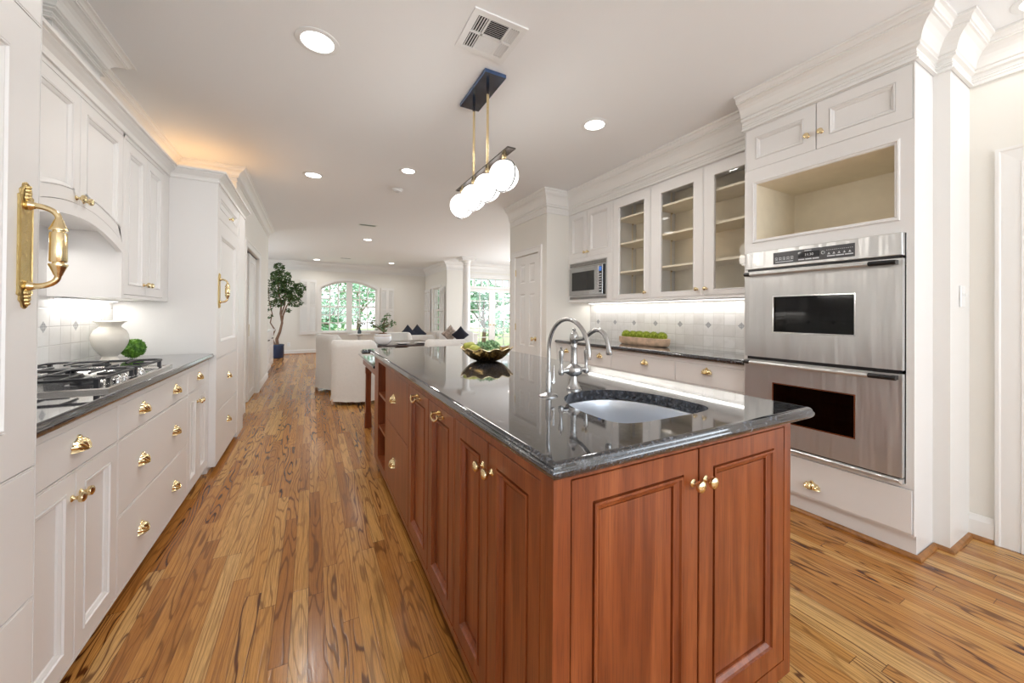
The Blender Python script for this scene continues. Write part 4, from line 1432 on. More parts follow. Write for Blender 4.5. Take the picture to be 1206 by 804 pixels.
rbase('white base cabinet by the pantry wall with two drawers side by side', 3.828, 0.954,
      [(0.004, 0.487, 0.677, 0.842), (0.492, 0.95, 0.677, 0.842), (0.004, 0.487, 0.10, 0.670), (0.492, 0.95, 0.10, 0.670)],
      [(0.004, 0.487, 0.10, 0.670, (0.455, 0.60)), (0.492, 0.95, 0.10, 0.670, (0.52, 0.60))],
      [(0.004, 0.487, 0.677, 0.842, [(0.20, 0.787)]), (0.492, 0.95, 0.677, 0.842, [(0.78, 0.787)])])
o = slab([(2.655, 1.546), (3.218, 1.546), (3.218, 3.826), (2.655, 3.826)], [], bull(0.914, 0.874)).build('countertop', M['granite'], smooth=True)
tag(o, 'polished dark granite worktop along the right wall below the glass-door cabinets', 'countertop')

# ================================================================= ISLAND
t = thing('kitchen_island', 'large reddish cherry wood kitchen island with paneled doors and brass hardware', 'kitchen island', (0.46, 0.664, 0))
LX, LY = 0.958, 2.548    # size
mb = MB()
sub = MB()
frame_cells(sub, 0, LX, 0.035, 0.874, [(0.046, 0.483, 0.088, 0.858), (0.483, 0.920, 0.088, 0.858)], 0.02)
mb.add(sub.v, sub.f)
# left face frame in world orientation: x_local(left) = LY - y
sub = MB()
Yw = lambda y: y-0.664
opens = []
left_doors = [(0.713, 1.000), (1.002, 1.287)]
pulls = [(1.296, 1.631), (1.634, 2.003)]
draw = (2.006, 2.695)
shelf = (2.715, 3.034)
for a, b in left_doors+pulls: opens.append((LY-Yw(b), LY-Yw(a), 0.088, 0.846))
opens.append((LY-Yw(draw[1]), LY-Yw(draw[0]), 0.088, 0.505)); opens.append((LY-Yw(draw[1]), LY-Yw(draw[0]), 0.509, 0.846))
opens.append((LY-Yw(shelf[1]), LY-Yw(shelf[0]), 0.12, 0.846))
frame_cells(sub, 0, LY-0.02, 0.06, 0.874, opens, 0.02)
# rotate: local x -> -Y, local y -> +X ; origin at (0, LY)
mb.add([(y, LY-x, z) for x, y, z in sub.v], sub.f)
mb.box(LX-0.02, LX, 0.02, LY, 0.035, 0.874)
mb.box(0.02, LX-0.02, LY-0.02, LY, 0.06, 0.874)
mb.box(0.02, LX-0.02, 0.02, LY-0.02, 0.07, 0.088)
mb.box(0.055, LX-0.02, 0.07, LY-0.05, 0.0, 0.07)
mb.build('body', M['cherry'], t)
# open shelves at the far end
mb = MB()
ya, yb = Yw(shelf[0]), Yw(shelf[1])
mb.box(0.02, 0.32, ya-0.018, ya, 0.09, 0.86).box(0.02, 0.32, yb, yb+0.018, 0.09, 0.86).box(0.32, 0.335, ya-0.018, yb+0.018, 0.09, 0.86)
for z in (0.102, 0.345, 0.595): mb.box(0.006, 0.32, ya, yb, z, z+0.02)
mb.build('open_shelves', M['cherry'], t)
DI = lambda fr: [(0.001, 0.019), (0.001, 0.0015), (0.0025, 0), (fr-0.002, 0), (fr-0.001, 0.007), (fr+0.002, 0.007), (fr+0.003, -0.003), (fr+0.009, -0.003), (fr+0.012, 0.003), (fr+0.022, 0.009), (fr+0.026, 0.010), (fr+0.027, 0.018), (fr+0.030, 0.018), (fr+0.031, 0.014)]
for a, b, kx in ((0.046, 0.483, 0.457), (0.483, 0.920, 0.510)):
    dd = add_door(t, a, b, 0.088, 0.858, 'cherry', rings=DI(0.062)); knob(dd, kx, 0.766)
fo = (0, LY, 0)
for k, (a, b) in enumerate(left_doors):
    xa, xb = LY-Yw(b), LY-Yw(a)
    dd = add_door(t, xa, xb, 0.088, 0.846, 'cherry', rings=DI(0.055), loc=fo, rz=RM)
    knob(dd, (xb-0.03) if k == 1 else (xa+0.03), 0.768)
for k, (a, b) in enumerate(pulls):
    xa, xb = LY-Yw(b), LY-Yw(a)
    dd = add_door(t, xa, xb, 0.088, 0.846, 'cherry', rings=DI(0.055), loc=fo, rz=RM, name='pull_out_front')
    put(BAIL, dd, ((xa+xb)/2, 0, 0.812))
for z0, z1, zc in ((0.088, 0.505, 0.289), (0.509, 0.846, 0.685)):
    xa, xb = LY-Yw(draw[1]), LY-Yw(draw[0])
    dd = add_door(t, xa, xb, z0, z1, 'cherry', rings=SLAB, loc=fo, rz=RM, name='drawer')
    shell(dd, LY-Yw(2.40), zc)

# sink opening
def sink_poly(k=1.0, n=44):
    out_ = []
    for i in range(n):
        a = 2*pi*i/n
        c, s_ = cos(a), sin(a)
        e1 = 0.80 if s_ > 0 else 0.42
        e2 = 1.0 if s_ > 0 else 0.42
        x = 0.974+0.216*k*math.copysign(abs(c)**e1, c)
        y = 0.905+(0.285 if s_ > 0 else 0.140)*k*math.copysign(abs(s_)**e2, s_)
        out_.append((x, y))
    return out_
hole = sink_poly()
outl = [(0.436, 0.630), (1.500, 0.630), (1.500, 3.44), (0.375, 3.44), (0.375, 3.37), (0.436, 3.37)]
o = slab(outl, [hole], ogee(0.914, 0.875)).build('island_countertop', M['granite'], smooth=True)
tag(o, 'long polished black granite top of the cherry island with a sink cut-out', 'countertop')
t = thing('sink', 'stainless steel undermount sink set in the island worktop', 'sink', (0, 0, 0))
mb = MB()
def shp(k, z, dy=0): return [((x-0.974)*k+0.974, (y-0.93)*k+0.93, z) for x, y in hole]
mb.loft([shp(1.07, 0.872), shp(1.01, 0.872), shp(1.0, 0.866), shp(0.985, 0.80), shp(0.97, 0.72), shp(0.93, 0.695), shp(0.80, 0.686), shp(0.12, 0.680)], True, False)
mb.loft([shp(1.07, 0.870), shp(1.02, 0.868), shp(1.005, 0.80), shp(0.99, 0.715), shp(0.94, 0.690), shp(0.80, 0.682), shp(0.12, 0.676)], True, False)
mb.build('basin', M['steel_sink'], t, smooth=True)
mb = MB().lathe([(0.050, 0.006), (0.048, 0.009), (0.036, 0.006), (0.034, -0.004), (0.0, -0.006)], (0.974, 0.93, 0.676), 'z', 24)
mb.build('drain', M['chrome'], t, smooth=True)

# ---- faucets
FX, FY, FZ = 0.955, 1.238, 0.914
t = thing('faucet', 'brushed nickel two-handle faucet with a short curved spout behind the island sink', 'faucet', (FX, FY, FZ))
mb = MB().lathe([(0.030, 0), (0.030, 0.006), (0.026, 0.010), (0.020, 0.022), (0.015, 0.040), (0.0135, 0.055), (0.020, 0.058), (0.033, 0.066), (0.036, 0.078), (0.033, 0.090), (0.020, 0.100), (0.0145, 0.104), (0.0150, 0.110), (0.0125, 0.125), (0.0120, 0.170), (0.0145, 0.178), (0.0125, 0.184), (0.0125, 0.192), (0.017, 0.198), (0.019, 0.212), (0.017, 0.226), (0.010, 0.236), (0.005, 0.240), (0.008, 0.246), (0.004, 0.252), (0, 0.253)], (0, 0, 0), 'z', 24)
mb.build('faucet_body', M['nickel'], t, smooth=True)
mb = MB()
path = [(0, 0, 0.208), (0, -0.03, 0.208)]
for y_, z_ in ((-0.06, 0.213), (-0.085, 0.226), (-0.11, 0.241), (-0.135, 0.250), (-0.158, 0.249), (-0.178, 0.238), (-0.192, 0.220), (-0.201, 0.198), (-0.206, 0.176)):
    path.append((0, y_, z_))
mb.tube(path, [0.011, 0.009]+[0.0085]*8+[0.0095], 14)
mb.lathe([(0.010, 0), (0.0115, 0.004), (0.0115, 0.014), (0.009, 0.016)], (0, -0.206, 0.162), 'z', 16)
mb.build('spout', M['nickel'], t, smooth=True)
for s_ in (-1, 1):
    mb = MB()
    mb.tube([(s_*0.025, 0, 0.080), (s_*0.045, 0, 0.079), (s_*0.060, 0, 0.078)], [0.013, 0.010, 0.009], 12)
    mb.lathe([(0.0, 0.060), (0.010, 0.064), (0.0125, 0.074), (0.010, 0.086), (0.0065, 0.092), (0.0060, 0.110), (0.0085, 0.135), (0.0105, 0.152), (0.0095, 0.160), (0.005, 0.164), (0.003, 0.168), (0.005, 0.173), (0.003, 0.178), (0, 0.179)], (s_*0.064, 0, 0), 'z', 16)
    mb.build('handle', M['nickel'], t, smooth=True)
t = thing('filter_faucet', 'tall gooseneck filtered-water tap left of the two-handle faucet on the island', 'faucet', (0.792, 1.18, FZ))
mb = MB().lathe([(0.036, 0), (0.036, 0.003), (0.030, 0.007), (0.016, 0.011), (0.011, 0.014), (0.0105, 0.088), (0.0085, 0.092), (0.0075, 0.095)], (0, 0, 0), 'z', 22)
mb.build('tap_body', M['nickel'], t, smooth=True)
rr = 0.116
path = [(0, 0, 0.09), (0, 0, 0.13), (0, 0, 0.165)]+[(0, -rr+rr*cos(pi*k/18), 0.175+rr*sin(pi*k/18)) for k in range(19)]+[(0, -2*rr+0.002, 0.162)]
MB().tube(path, 0.0072, 14).build('gooseneck', M['nickel'], t, smooth=True)
mb = MB().tube([(0.010, 0, 0.052), (0.026, 0, 0.052)], 0.006, 10)
mb.tube([(0.022, 0, 0.046), (0.024, 0, 0.075), (0.023, 0, 0.115)], [0.005, 0.0035, 0.003], 8)
mb.build('lever', M['chrome'], t, smooth=True)

# ---- desk end of the island
t = thing('island_desk', 'low granite-topped desk extension on cherry legs at the far end of the island', 'desk', (0.48, 3.46, 0))
slab([(0, 0), (0.95, 0), (0.95, 1.16), (0, 1.16)], [], bull(0.76, 0.735)).build('desk_top', M['granite'], t, smooth=True)
mb = MB()
mb.box(0.045, 0.905, 0.02, 0.045, 0.645, 0.734).box(0.045, 0.905, 1.085, 1.11, 0.645, 0.734).box(0.045, 0.07, 0.045, 1.085, 0.645, 0.734).box(0.88, 0.905, 0.045, 1.085, 0.645, 0.734)
mb.box(0.035, 0.915, 0.012, 1.118, 0.722, 0.7345)
mb.build('apron', M['cherry'], t)
for x in (0.035, 0.855):
    for y in (0.78, ):
        mb = MB()
        mb.loftz([(rect(x, x+0.06, y, y+0.06), 0.645), (rect(x, x+0.06, y, y+0.06), 0.58), (rect(x+0.004, x+0.056, y+0.004, y+0.056), 0.57), (rect(x+0.004, x+0.056, y+0.004, y+0.056), 0.17), (rect(x-0.002, x+0.062, y-0.002, y+0.062), 0.155), (rect(x-0.004, x+0.064, y-0.004, y+0.064), 0.0)])
        mb.build('leg', M['cherry'], t)
# ================================================================= THINGS ON THE WORKTOPS
# gas cooktop
t = thing('gas_cooktop', 'stainless steel gas cooktop with black cast iron grates set in the left worktop', 'cooktop', (-0.688, 2.01, 0.911), R90)
CW, CD = 0.765, 0.50
mb = MB()
mb.loftz([(rect(0, CW, 0, CD), 0.0), (rect(0, CW, 0, CD), 0.010), (rect(0.004, CW-0.004, 0.004, CD-0.004), 0.014), (rect(0.016, CW-0.016, 0.016, CD-0.016), 0.014), (rect(0.024, CW-0.024, 0.024, CD-0.024), 0.008)])
mb.build('steel_pan', M['chrome'], t, smooth=True)
burn = [(0.17, 0.13, 0.036), (0.17, 0.37, 0.045), (0.595, 0.13, 0.045), (0.595, 0.37, 0.036), (0.3825, 0.27, 0.055)]
for x, y, r in burn:
    mb = MB().lathe([(r*1.5, 0.008), (r*1.45, 0.011), (r*1.1, 0.012), (r*1.05, 0.020), (r, 0.022), (r, 0.028), (r*0.8, 0.031), (0, 0.032)], (x, y, 0), 'z', 24)
    mb.build('burner', M['iron'], t, smooth=True)
for k in range(5):
    mb = MB().lathe([(0.018, 0.008), (0.018, 0.013), (0.015, 0.015), (0.013, 0.028), (0.010, 0.031), (0, 0.031)], (0.3825+(k-2)*0.062, 0.060, 0), 'z', 16)
    mb.build('control_knob', M['chrome'], t, smooth=True)
for gx0, gx1 in ((0.03, 0.376), (0.389, 0.735)):
    mb = MB()
    zt, r = 0.046, 0.0062
    a, b = 0.035, CD-0.03
    c = 0.03
    loop = [(gx0+c, a), (gx1-c, a), (gx1, a+c), (gx1, b-c), (gx1-c, b), (gx0+c, b), (gx0, b-c), (gx0, a+c), (gx0+c, a)]
    mb.tube([(x, y, zt) for x, y in loop], r, 8)
    xm_ = (gx0+gx1)/2
    mb.tube([(gx0, (a+b)/2, zt), (gx1, (a+b)/2, zt)], r, 8)
    for yy in (a+(b-a)*0.25, a+(b-a)*0.75):
        for s_ in (-1, 1):
            mb.tube([(xm_+s_*(gx1-gx0)/2, yy, zt), (xm_+s_*0.10, yy, zt+0.002), (xm_+s_*0.045, yy, zt)], [r, r*0.95, r*0.8], 8)
        mb.tube([(xm_, yy-0.105, zt), (xm_, yy-0.04, zt)], [r, r*0.8], 8)
        mb.tube([(xm_, yy+0.04, zt), (xm_, yy+0.105, zt)], [r*0.8, r], 8)
    for x in (gx0+0.012, gx1-0.012):
        for y in (a+0.012, (a+b)/2, b-0.012):
            mb.box(x-0.007, x+0.007, y-0.007, y+0.007, 0.009, zt)
    mb.build('grate', M['iron'], t, smooth=True)

# cream vase and boxwood ball
prof = [(0.0, 0.0), (0.052, 0.0), (0.056, 0.006), (0.054, 0.016), (0.046, 0.028), (0.046, 0.036), (0.060, 0.050), (0.085, 0.078), (0.103, 0.110), (0.110, 0.140), (0.106, 0.168), (0.090, 0.194), (0.070, 0.208), (0.062, 0.216), (0.064, 0.226), (0.080, 0.240), (0.096, 0.247), (0.098, 0.250), (0.092, 0.250), (0.062, 0.236), (0.056, 0.220), (0.060, 0.206), (0.0, 0.19)]
prof = [(r*0.77, z) for r, z in prof]
o = MB().lathe(prof, (0, 0, 0), 'z', 40, False).build('vase', M['vase'], smooth=True)
o.location = (-1.088, 3.19, 0.911)
tag(o, 'round cream crackle-glazed vase with a flared rim on the left worktop', 'vase')
def blob(c, r, n=24, amp=0.12, rnd=random, squash=1):
    mb = MB()
    rings = []
    m_ = n//2
    for j in range(1, m_):
        th = pi*j/m_
        ring = []
        for i in range(n):
            a = 2*pi*i/n
            k = 1+amp*(sin(5*a+j)*cos(3*th+i*0.7))*0.5+rnd.uniform(-amp, amp)*0.5
            ring.append((c[0]+r*k*sin(th)*cos(a), c[1]+r*k*sin(th)*sin(a), c[2]-r*k*cos(th)*squash))
        rings.append(ring)
    mb.loft(rings, True, True)
    return mb
rb = random.Random(5)
def shell_leaves(mb, c, r, n, size, rnd, elong=1.6, up=-1.0):
    for _ in range(n):
        d = Vector((rnd.gauss(0, 1), rnd.gauss(0, 1), rnd.gauss(0, 1))).normalized()
        if d.z < up: continue
        p = Vector(c)+d*r*rnd.uniform(0.90, 1.04)
        a = (d*rnd.uniform(0.3, 1.0)+Vector((rnd.gauss(0, 1), rnd.gauss(0, 1), rnd.gauss(0, 1)))*0.6).normalized()
        b = a.cross(d).normalized() if a.cross(d).length > 1e-3 else Vector((1, 0, 0))
        s_ = size*rnd.uniform(0.7, 1.3)
        q = a.cross(b)
        mb.add([p-a*s_*elong/2, p+b*s_/2+q*s_*0.15, p+a*s_*elong/2, p-b*s_/2+q*s_*0.15], [(0, 1, 2), (0, 2, 3)])
mb = blob((0, 0, 0.062), 0.054, 24, 0.10, rb)
shell_leaves(mb, (0, 0, 0.062), 0.060, 900, 0.010, rb)
o = mb.build('boxwood_ball', M['box'])
o.location = (-1.035, 3.365, 0.916)
tag(o, 'small round green boxwood ball behind the cream vase', 'plant')

# trough of moss
def oval(L_, W_, n=32, e=0.45):
    out_ = []
    for i in range(n):
        a = 2*pi*i/n
        out_.append((L_/2*math.copysign(abs(cos(a))**e, cos(a)), W_/2*math.copysign(abs(sin(a))**0.7, sin(a))))
    return out_
mb = MB()
R_ = [(oval(0.55, 0.11), 0.0), (oval(0.60, 0.135), 0.010), (oval(0.625, 0.148), 0.035), (oval(0.63, 0.15), 0.078), (oval(0.605, 0.128), 0.080), (oval(0.58, 0.11), 0.050), (oval(0.55, 0.09), 0.03)]
mb.loftz(R_)
o = mb.build('wooden_trough', M['tray'], smooth=True)
o.location = (3.02, 2.765, 0.914); o.rotation_euler = (0, 0, -R90)
tag(o, 'long pale wooden trough filled with moss on the right worktop', 'planter')
places = ['at the pantry end of the wooden trough', 'second from the pantry end in the wooden trough', 'third from the pantry end in the trough',
          'third from the oven end in the trough', 'second from the oven end in the wooden trough', 'at the oven end of the wooden trough']
for k in range(6):
    r = 0.0475
    mb = blob((0, 0, 0), r*0.93, 26, 0.10, rb, 0.85)
    shell_leaves(mb, (0, 0, 0), r, 1100, 0.0045, rb, 3.2, -0.2)
    o = mb.build('moss_ball', M['moss'])
    o.location = (3.02+rb.uniform(-0.006, 0.006), 3.0-0.094*k, 0.914+0.095)
    tag(o, 'bright green moss mound ' + places[k], 'moss', 'moss mounds in the wooden trough')

# gold bowl with greenery
t = thing('bowl', 'antique gold bowl with a scalloped rim on the island worktop', 'bowl', (1.02, 2.25, 0.914))
def bowlring(r, z, wav, n=96, ph=0.0):
    out_ = []
    for i in range(n):
        a = 2*pi*i/n
        k = 1+0.05*wav*sin(11*a+ph)
        out_.append((r*k*cos(a), r*k*sin(a), z+0.007*wav*sin(11*a+ph+0.6)))
    return out_
mb = MB()
mb.loft([bowlring(0.045, 0.0, 0), bowlring(0.070, 0.003, 0), bowlring(0.105, 0.018, 0.1), bowlring(0.135, 0.043, 0.35), bowlring(0.158, 0.072, 0.8), bowlring(0.166, 0.084, 1), bowlring(0.162, 0.085, 1), bowlring(0.150, 0.070, 0.8), bowlring(0.127, 0.045, 0.35), bowlring(0.098, 0.022, 0.1), bowlring(0.0, 0.012, 0)], True, True)
mb.build('bowl_body', M['bowl'], t, smooth=True)
mb = MB()
mb.loft([bowlring(0.1675, 0.083, 1), bowlring(0.1675, 0.0865, 1), bowlring(0.1610, 0.0870, 1), bowlring(0.1605, 0.084, 1)], True, False)
mb.build('rim', M['bowl_rim'], t, smooth=True)
mb = MB()
rb2 = random.Random(21)
for k in range(13):
    a = rb2.uniform(0, 2*pi); q = rb2.uniform(0, 0.06)
    shell_leaves(mb, (q*cos(a)+0.015, q*sin(a)*1.1+0.01, 0.075+rb2.uniform(0, 0.035)), 0.030, 230, 0.0085, rb2, 2.4)
mb2 = blob((0.015, 0.01, 0.060), 0.065, 20, 0.1, rb2, 0.7)
mb.add(mb2.v, mb2.f)
o = mb.build('foliage_bunch', M['bunch'])
o.location = (1.02, 2.25, 0.914)
tag(o, 'bunch of pale green leafy stems heaped in the gold bowl', 'plant')
def pear(loc, rot, label):
    o = MB().lathe([(0, 0), (0.018, 0.002), (0.032, 0.014), (0.038, 0.032), (0.034, 0.050), (0.022, 0.066), (0.013, 0.078), (0.008, 0.084), (0, 0.086)], (0, 0, -0.03), 'z', 22).build('pear', M['lime'], smooth=True)
    o.location = loc; o.rotation_euler = rot
    MB().tube([(0, 0, 0.054), (0.002, 0, 0.064), (0.006, 0, 0.072)], 0.0014, 6).build('stem', M['bark'], o)
    tag(o, label, 'fruit', 'green pears in the gold bowl')
pear((0.918, 2.225, 0.914+0.072), (1.2, 0.3, 0.4), 'yellow-green pear leaning at the front left of the gold bowl')
pear((0.930, 2.30, 0.914+0.085), (-1.1, 0.4, 1.4), 'yellow-green pear behind the other one in the gold bowl')

# ================================================================= CEILING FIXTURES
def downlight(x, y, label, e, r=0.082):
    t = thing('recessed_light', label, 'ceiling light', (x, y, H))
    MB().lathe([(r+0.030, 0.0), (r+0.030, -0.003), (r+0.022, -0.006), (r+0.004, -0.007), (r, -0.004), (r, 0.0)], (0, 0, 0), 'z', 40, False).build('trim_ring', M['plastic'], t, smooth=True)
    MB().lathe([(0.0, -0.001), (r, -0.001), (r, -0.0035), (0, -0.0035)], (0, 0, 0), 'z', 36, False).build('lens', M['lens'], t)
    l = bpy.data.lights.new('downlight', 'AREA'); l.shape = 'DISK'; l.size = 2*r; l.energy = e; l.color = (1, 0.965, 0.92); l.spread = radians(150)
    lo = bpy.data.objects.new('lamp_glow', l); COL.objects.link(lo); lo.parent = t; lo.location = (0, 0, -0.012)
DL = 7
downlight(0.017, 2.361, 'recessed ceiling light over the aisle, largest in view and nearest the cooktop side', DL)
downlight(1.98, 2.32, 'recessed ceiling light right of the hanging globe lamp', DL, 0.075)
downlight(0.005, 4.667, 'recessed ceiling light over the aisle by the tall refrigerator cabinet', DL, 0.075)
downlight(0.896, 4.03, 'recessed ceiling light left of the globe lamp, beside the smoke detector', DL, 0.065)
downlight(1.008, 8.195, 'recessed ceiling light over the white chairs just beyond the small ceiling vent', DL, 0.075)
downlight(0.122, 12.0, 'recessed ceiling light near the arched window on its left side', 8, 0.075)
downlight(2.123, 11.7, 'recessed ceiling light near the far wall right of the arched window', 8, 0.075)
downlight(4.9, 9.2, 'recessed ceiling light in front of the french doors', 8, 0.075)
downlight(3.04, 0.36, 'recessed ceiling light at the top right corner of the view by the doorway', 0.5, 0.075)
downlight(-2.2, 6.6, 'unseen recessed ceiling light added to brighten the side room beyond the sliding door', 14, 0.075)  # lamp added out of view so the side room is not dark

t = thing('smoke_detector', 'small round white smoke detector on the kitchen ceiling', 'smoke detector', (0.915, 4.70, H))
MB().lathe([(0.062, 0), (0.062, -0.010), (0.052, -0.013), (0.050, -0.028), (0.040, -0.034), (0, -0.034)], (0, 0, 0), 'z', 32).build('housing', M['plastic'], t, smooth=True)
MB().lathe([(0.020, -0.0345), (0.020, -0.037), (0, -0.037)], (0, 0, 0), 'z', 20).build('sensor', M['led'], t, smooth=True)

t = thing('ceiling_vent', 'large square white ceiling register above the island', 'vent', (0.852, 1.862, H))
mb = MB()
a = 0.152
b = 0.118
mb.box(-a, a, -a, -b, -0.008, 0).box(-a, a, b, a, -0.008, 0).box(-a, -b, -b, b, -0.008, 0).box(b, a, -b, b, -0.008, 0)
mb.box(-b, b, -0.007, 0.007, -0.009, 0).box(-0.055-0.005, -0.055+0.005, -b, b, -0.009, 0).box(0.055, 0.065, -b, b, -0.009, 0)
mb.build('frame', M['plastic'], t)
MB().box(-b, b, -b, b, -0.002, -0.0005).build('duct_shade', M['vent_dark'], t)  # flat dark sheet paints the shade inside the register
mb = MB()
def slat_y(x0, x1, y, sg):
    mb.loft([[(x, y-0.005*sg, -0.009), (x, y-0.0042*sg, -0.0095), (x, y+0.0055*sg, -0.002), (x, y+0.0047*sg, -0.0015)] for x in (x0, x1)])
def slat_x(y0, y1, x, sg):
    mb.loft([[(x-0.005*sg, y, -0.009), (x-0.0042*sg, y, -0.0095), (x+0.0055*sg, y, -0.002), (x+0.0047*sg, y, -0.0015)] for y in (y0, y1)])
for y0, y1, sg in ((-b, -0.007, 1), (0.007, b, -1)):
    n = 9
    mb = MB()
    for k in range(n):
        slat_y(-0.050, 0.055, y0+(y1-y0)*(k+0.5)/n, sg)
    mb.build('louver_bank', M['plastic'], t)
    for q0, q1, q2 in ((-b+0.008, 0.014, 1), (0.071, 0.013, -1)):
        mb = MB()
        for k in range(4): slat_x(y0+0.004, y1-0.004, q0+k*q1, q2)
        mb.build('louver_bank', M['plastic'], t)
for x, y, s_, lab in ((0.841, 6.854, 1.0, 'narrow white ceiling vent over the aisle end of the dining area'), (0.821, 11.30, 1.0, 'narrow white ceiling vent near the arched window')):
    t = thing('ceiling_vent', lab, 'vent', (x, y, H))
    mb = MB().box(-0.15, 0.15, -0.075, -0.055, -0.006, 0).box(-0.15, 0.15, 0.055, 0.075, -0.006, 0).box(-0.15, -0.13, -0.055, 0.055, -0.006, 0).box(0.13, 0.15, -0.055, 0.055, -0.006, 0)
    mb.build('frame', M['plastic'], t)
    MB().box(-0.13, 0.13, -0.055, 0.055, -0.002, -0.0005).build('duct_shade', M['vent_dark'], t)  # shade of the vent opening as a dark sheet
    mb = MB()
    for k in range(9):
        xx = -0.115+k*0.029
        mb.box(xx-0.003, xx+0.003, -0.055, 0.055, -0.007, -0.001)
    mb.build('louvers', M['plastic'], t)

# linear pendant with four opal globes
t = thing('pendant_lamp', 'linear hanging lamp with four white glass globes and brass rods over the island', 'pendant lamp', (1.003, 2.33, 0))
mb = MB(); mb.cbox(-0.073, 0.073, -0.222, 0.222, H-0.026, H, 0.002); mb.build('canopy', M['bluedark'], t)
for y in (-0.103, 0.132):
    MB().lathe([(0.0085, 2.18), (0.0085, H-0.08)], (0, y, 0), 'z', 14).build('rod', M['brass'], t, smooth=True)
    MB().lathe([(0.010, H-0.085), (0.010, H-0.026)], (0, y, 0), 'z', 14).build('rod_collar', M['bronze'], t, smooth=True)
mb = MB(); mb.cbox(-0.027, 0.027, -0.44, 0.43, 2.172, 2.180, 0.001); mb.build('bar', M['bronze'], t)
for gi, y in enumerate((-0.345, -0.105, 0.132, 0.365)):
    r = 0.088
    zc = 2.045
    MB().lathe([(0.014, 2.172), (0.014, 2.150), (0.010, 2.148), (0.010, zc+r-0.004)], (0, y, 0), 'z', 14).build('socket', M['brass'], t, smooth=True)
    MB().lathe([(0.0, -r)]+[(r*sin(pi*k/20), -r*cos(pi*k/20)) for k in range(1, 20)]+[(0.0, r)], (0, y, zc), 'z', 32, False).build('globe', M['opal'], t, smooth=True)
    mb = MB()
    rr_ = r+0.006
    mb.tube([(rr_*cos(2*pi*k/40)*0.30+0.0, y-rr_*cos(2*pi*k/40)*0.954, zc+rr_*sin(2*pi*k/40)) for k in range(41)], 0.0040, 8)
    mb.lathe([(0.0, -0.004), (0.009, -0.004), (0.011, 0.002), (0.0, 0.004)], (0, y, zc-rr_), 'z', 12)
    mb.build('ring', M['black'], t, smooth=True)
    l = bpy.data.lights.new('globe', 'POINT'); l.energy = 3.4; l.shadow_soft_size = 0.09; l.color = (1, 0.95, 0.88)
    lo = bpy.data.objects.new('globe_glow', l); COL.objects.link(lo); lo.parent = t; lo.location = (0, y, zc-0.12)

# switch and outlet
t = thing('light_switch', 'white toggle light switch on the pilaster beside the oven cabinet', 'switch', (3.121, 0.638, 1.336))
mb = MB(); panel(mb, rect(-0.036, 0.036, -0.058, 0.058), [(0, 0), (0, -0.003), (0.003, -0.006)]); mb.build('plate', M['plastic'], t)
mb = MB().box(-0.006, 0.006, -0.018, -0.006, -0.003, 0.016).box(-0.010, 0.010, -0.007, -0.006, -0.018, 0.018); mb.build('toggle', M['plastic'], t)
t = thing('power_outlet', 'white wall outlet near the floor right of the blue planter', 'outlet', (-0.577, 12.774, 0.29))
mb = MB(); panel(mb, rect(-0.036, 0.036, -0.058, 0.058), [(0, 0), (0, -0.003), (0.003, -0.006)]); mb.build('plate', M['plastic'], t)
MB().box(-0.014, 0.014, -0.008, -0.006, 0.012, 0.038).box(-0.014, 0.014, -0.008, -0.006, -0.038, -0.012).build('sockets', M['led'], t)

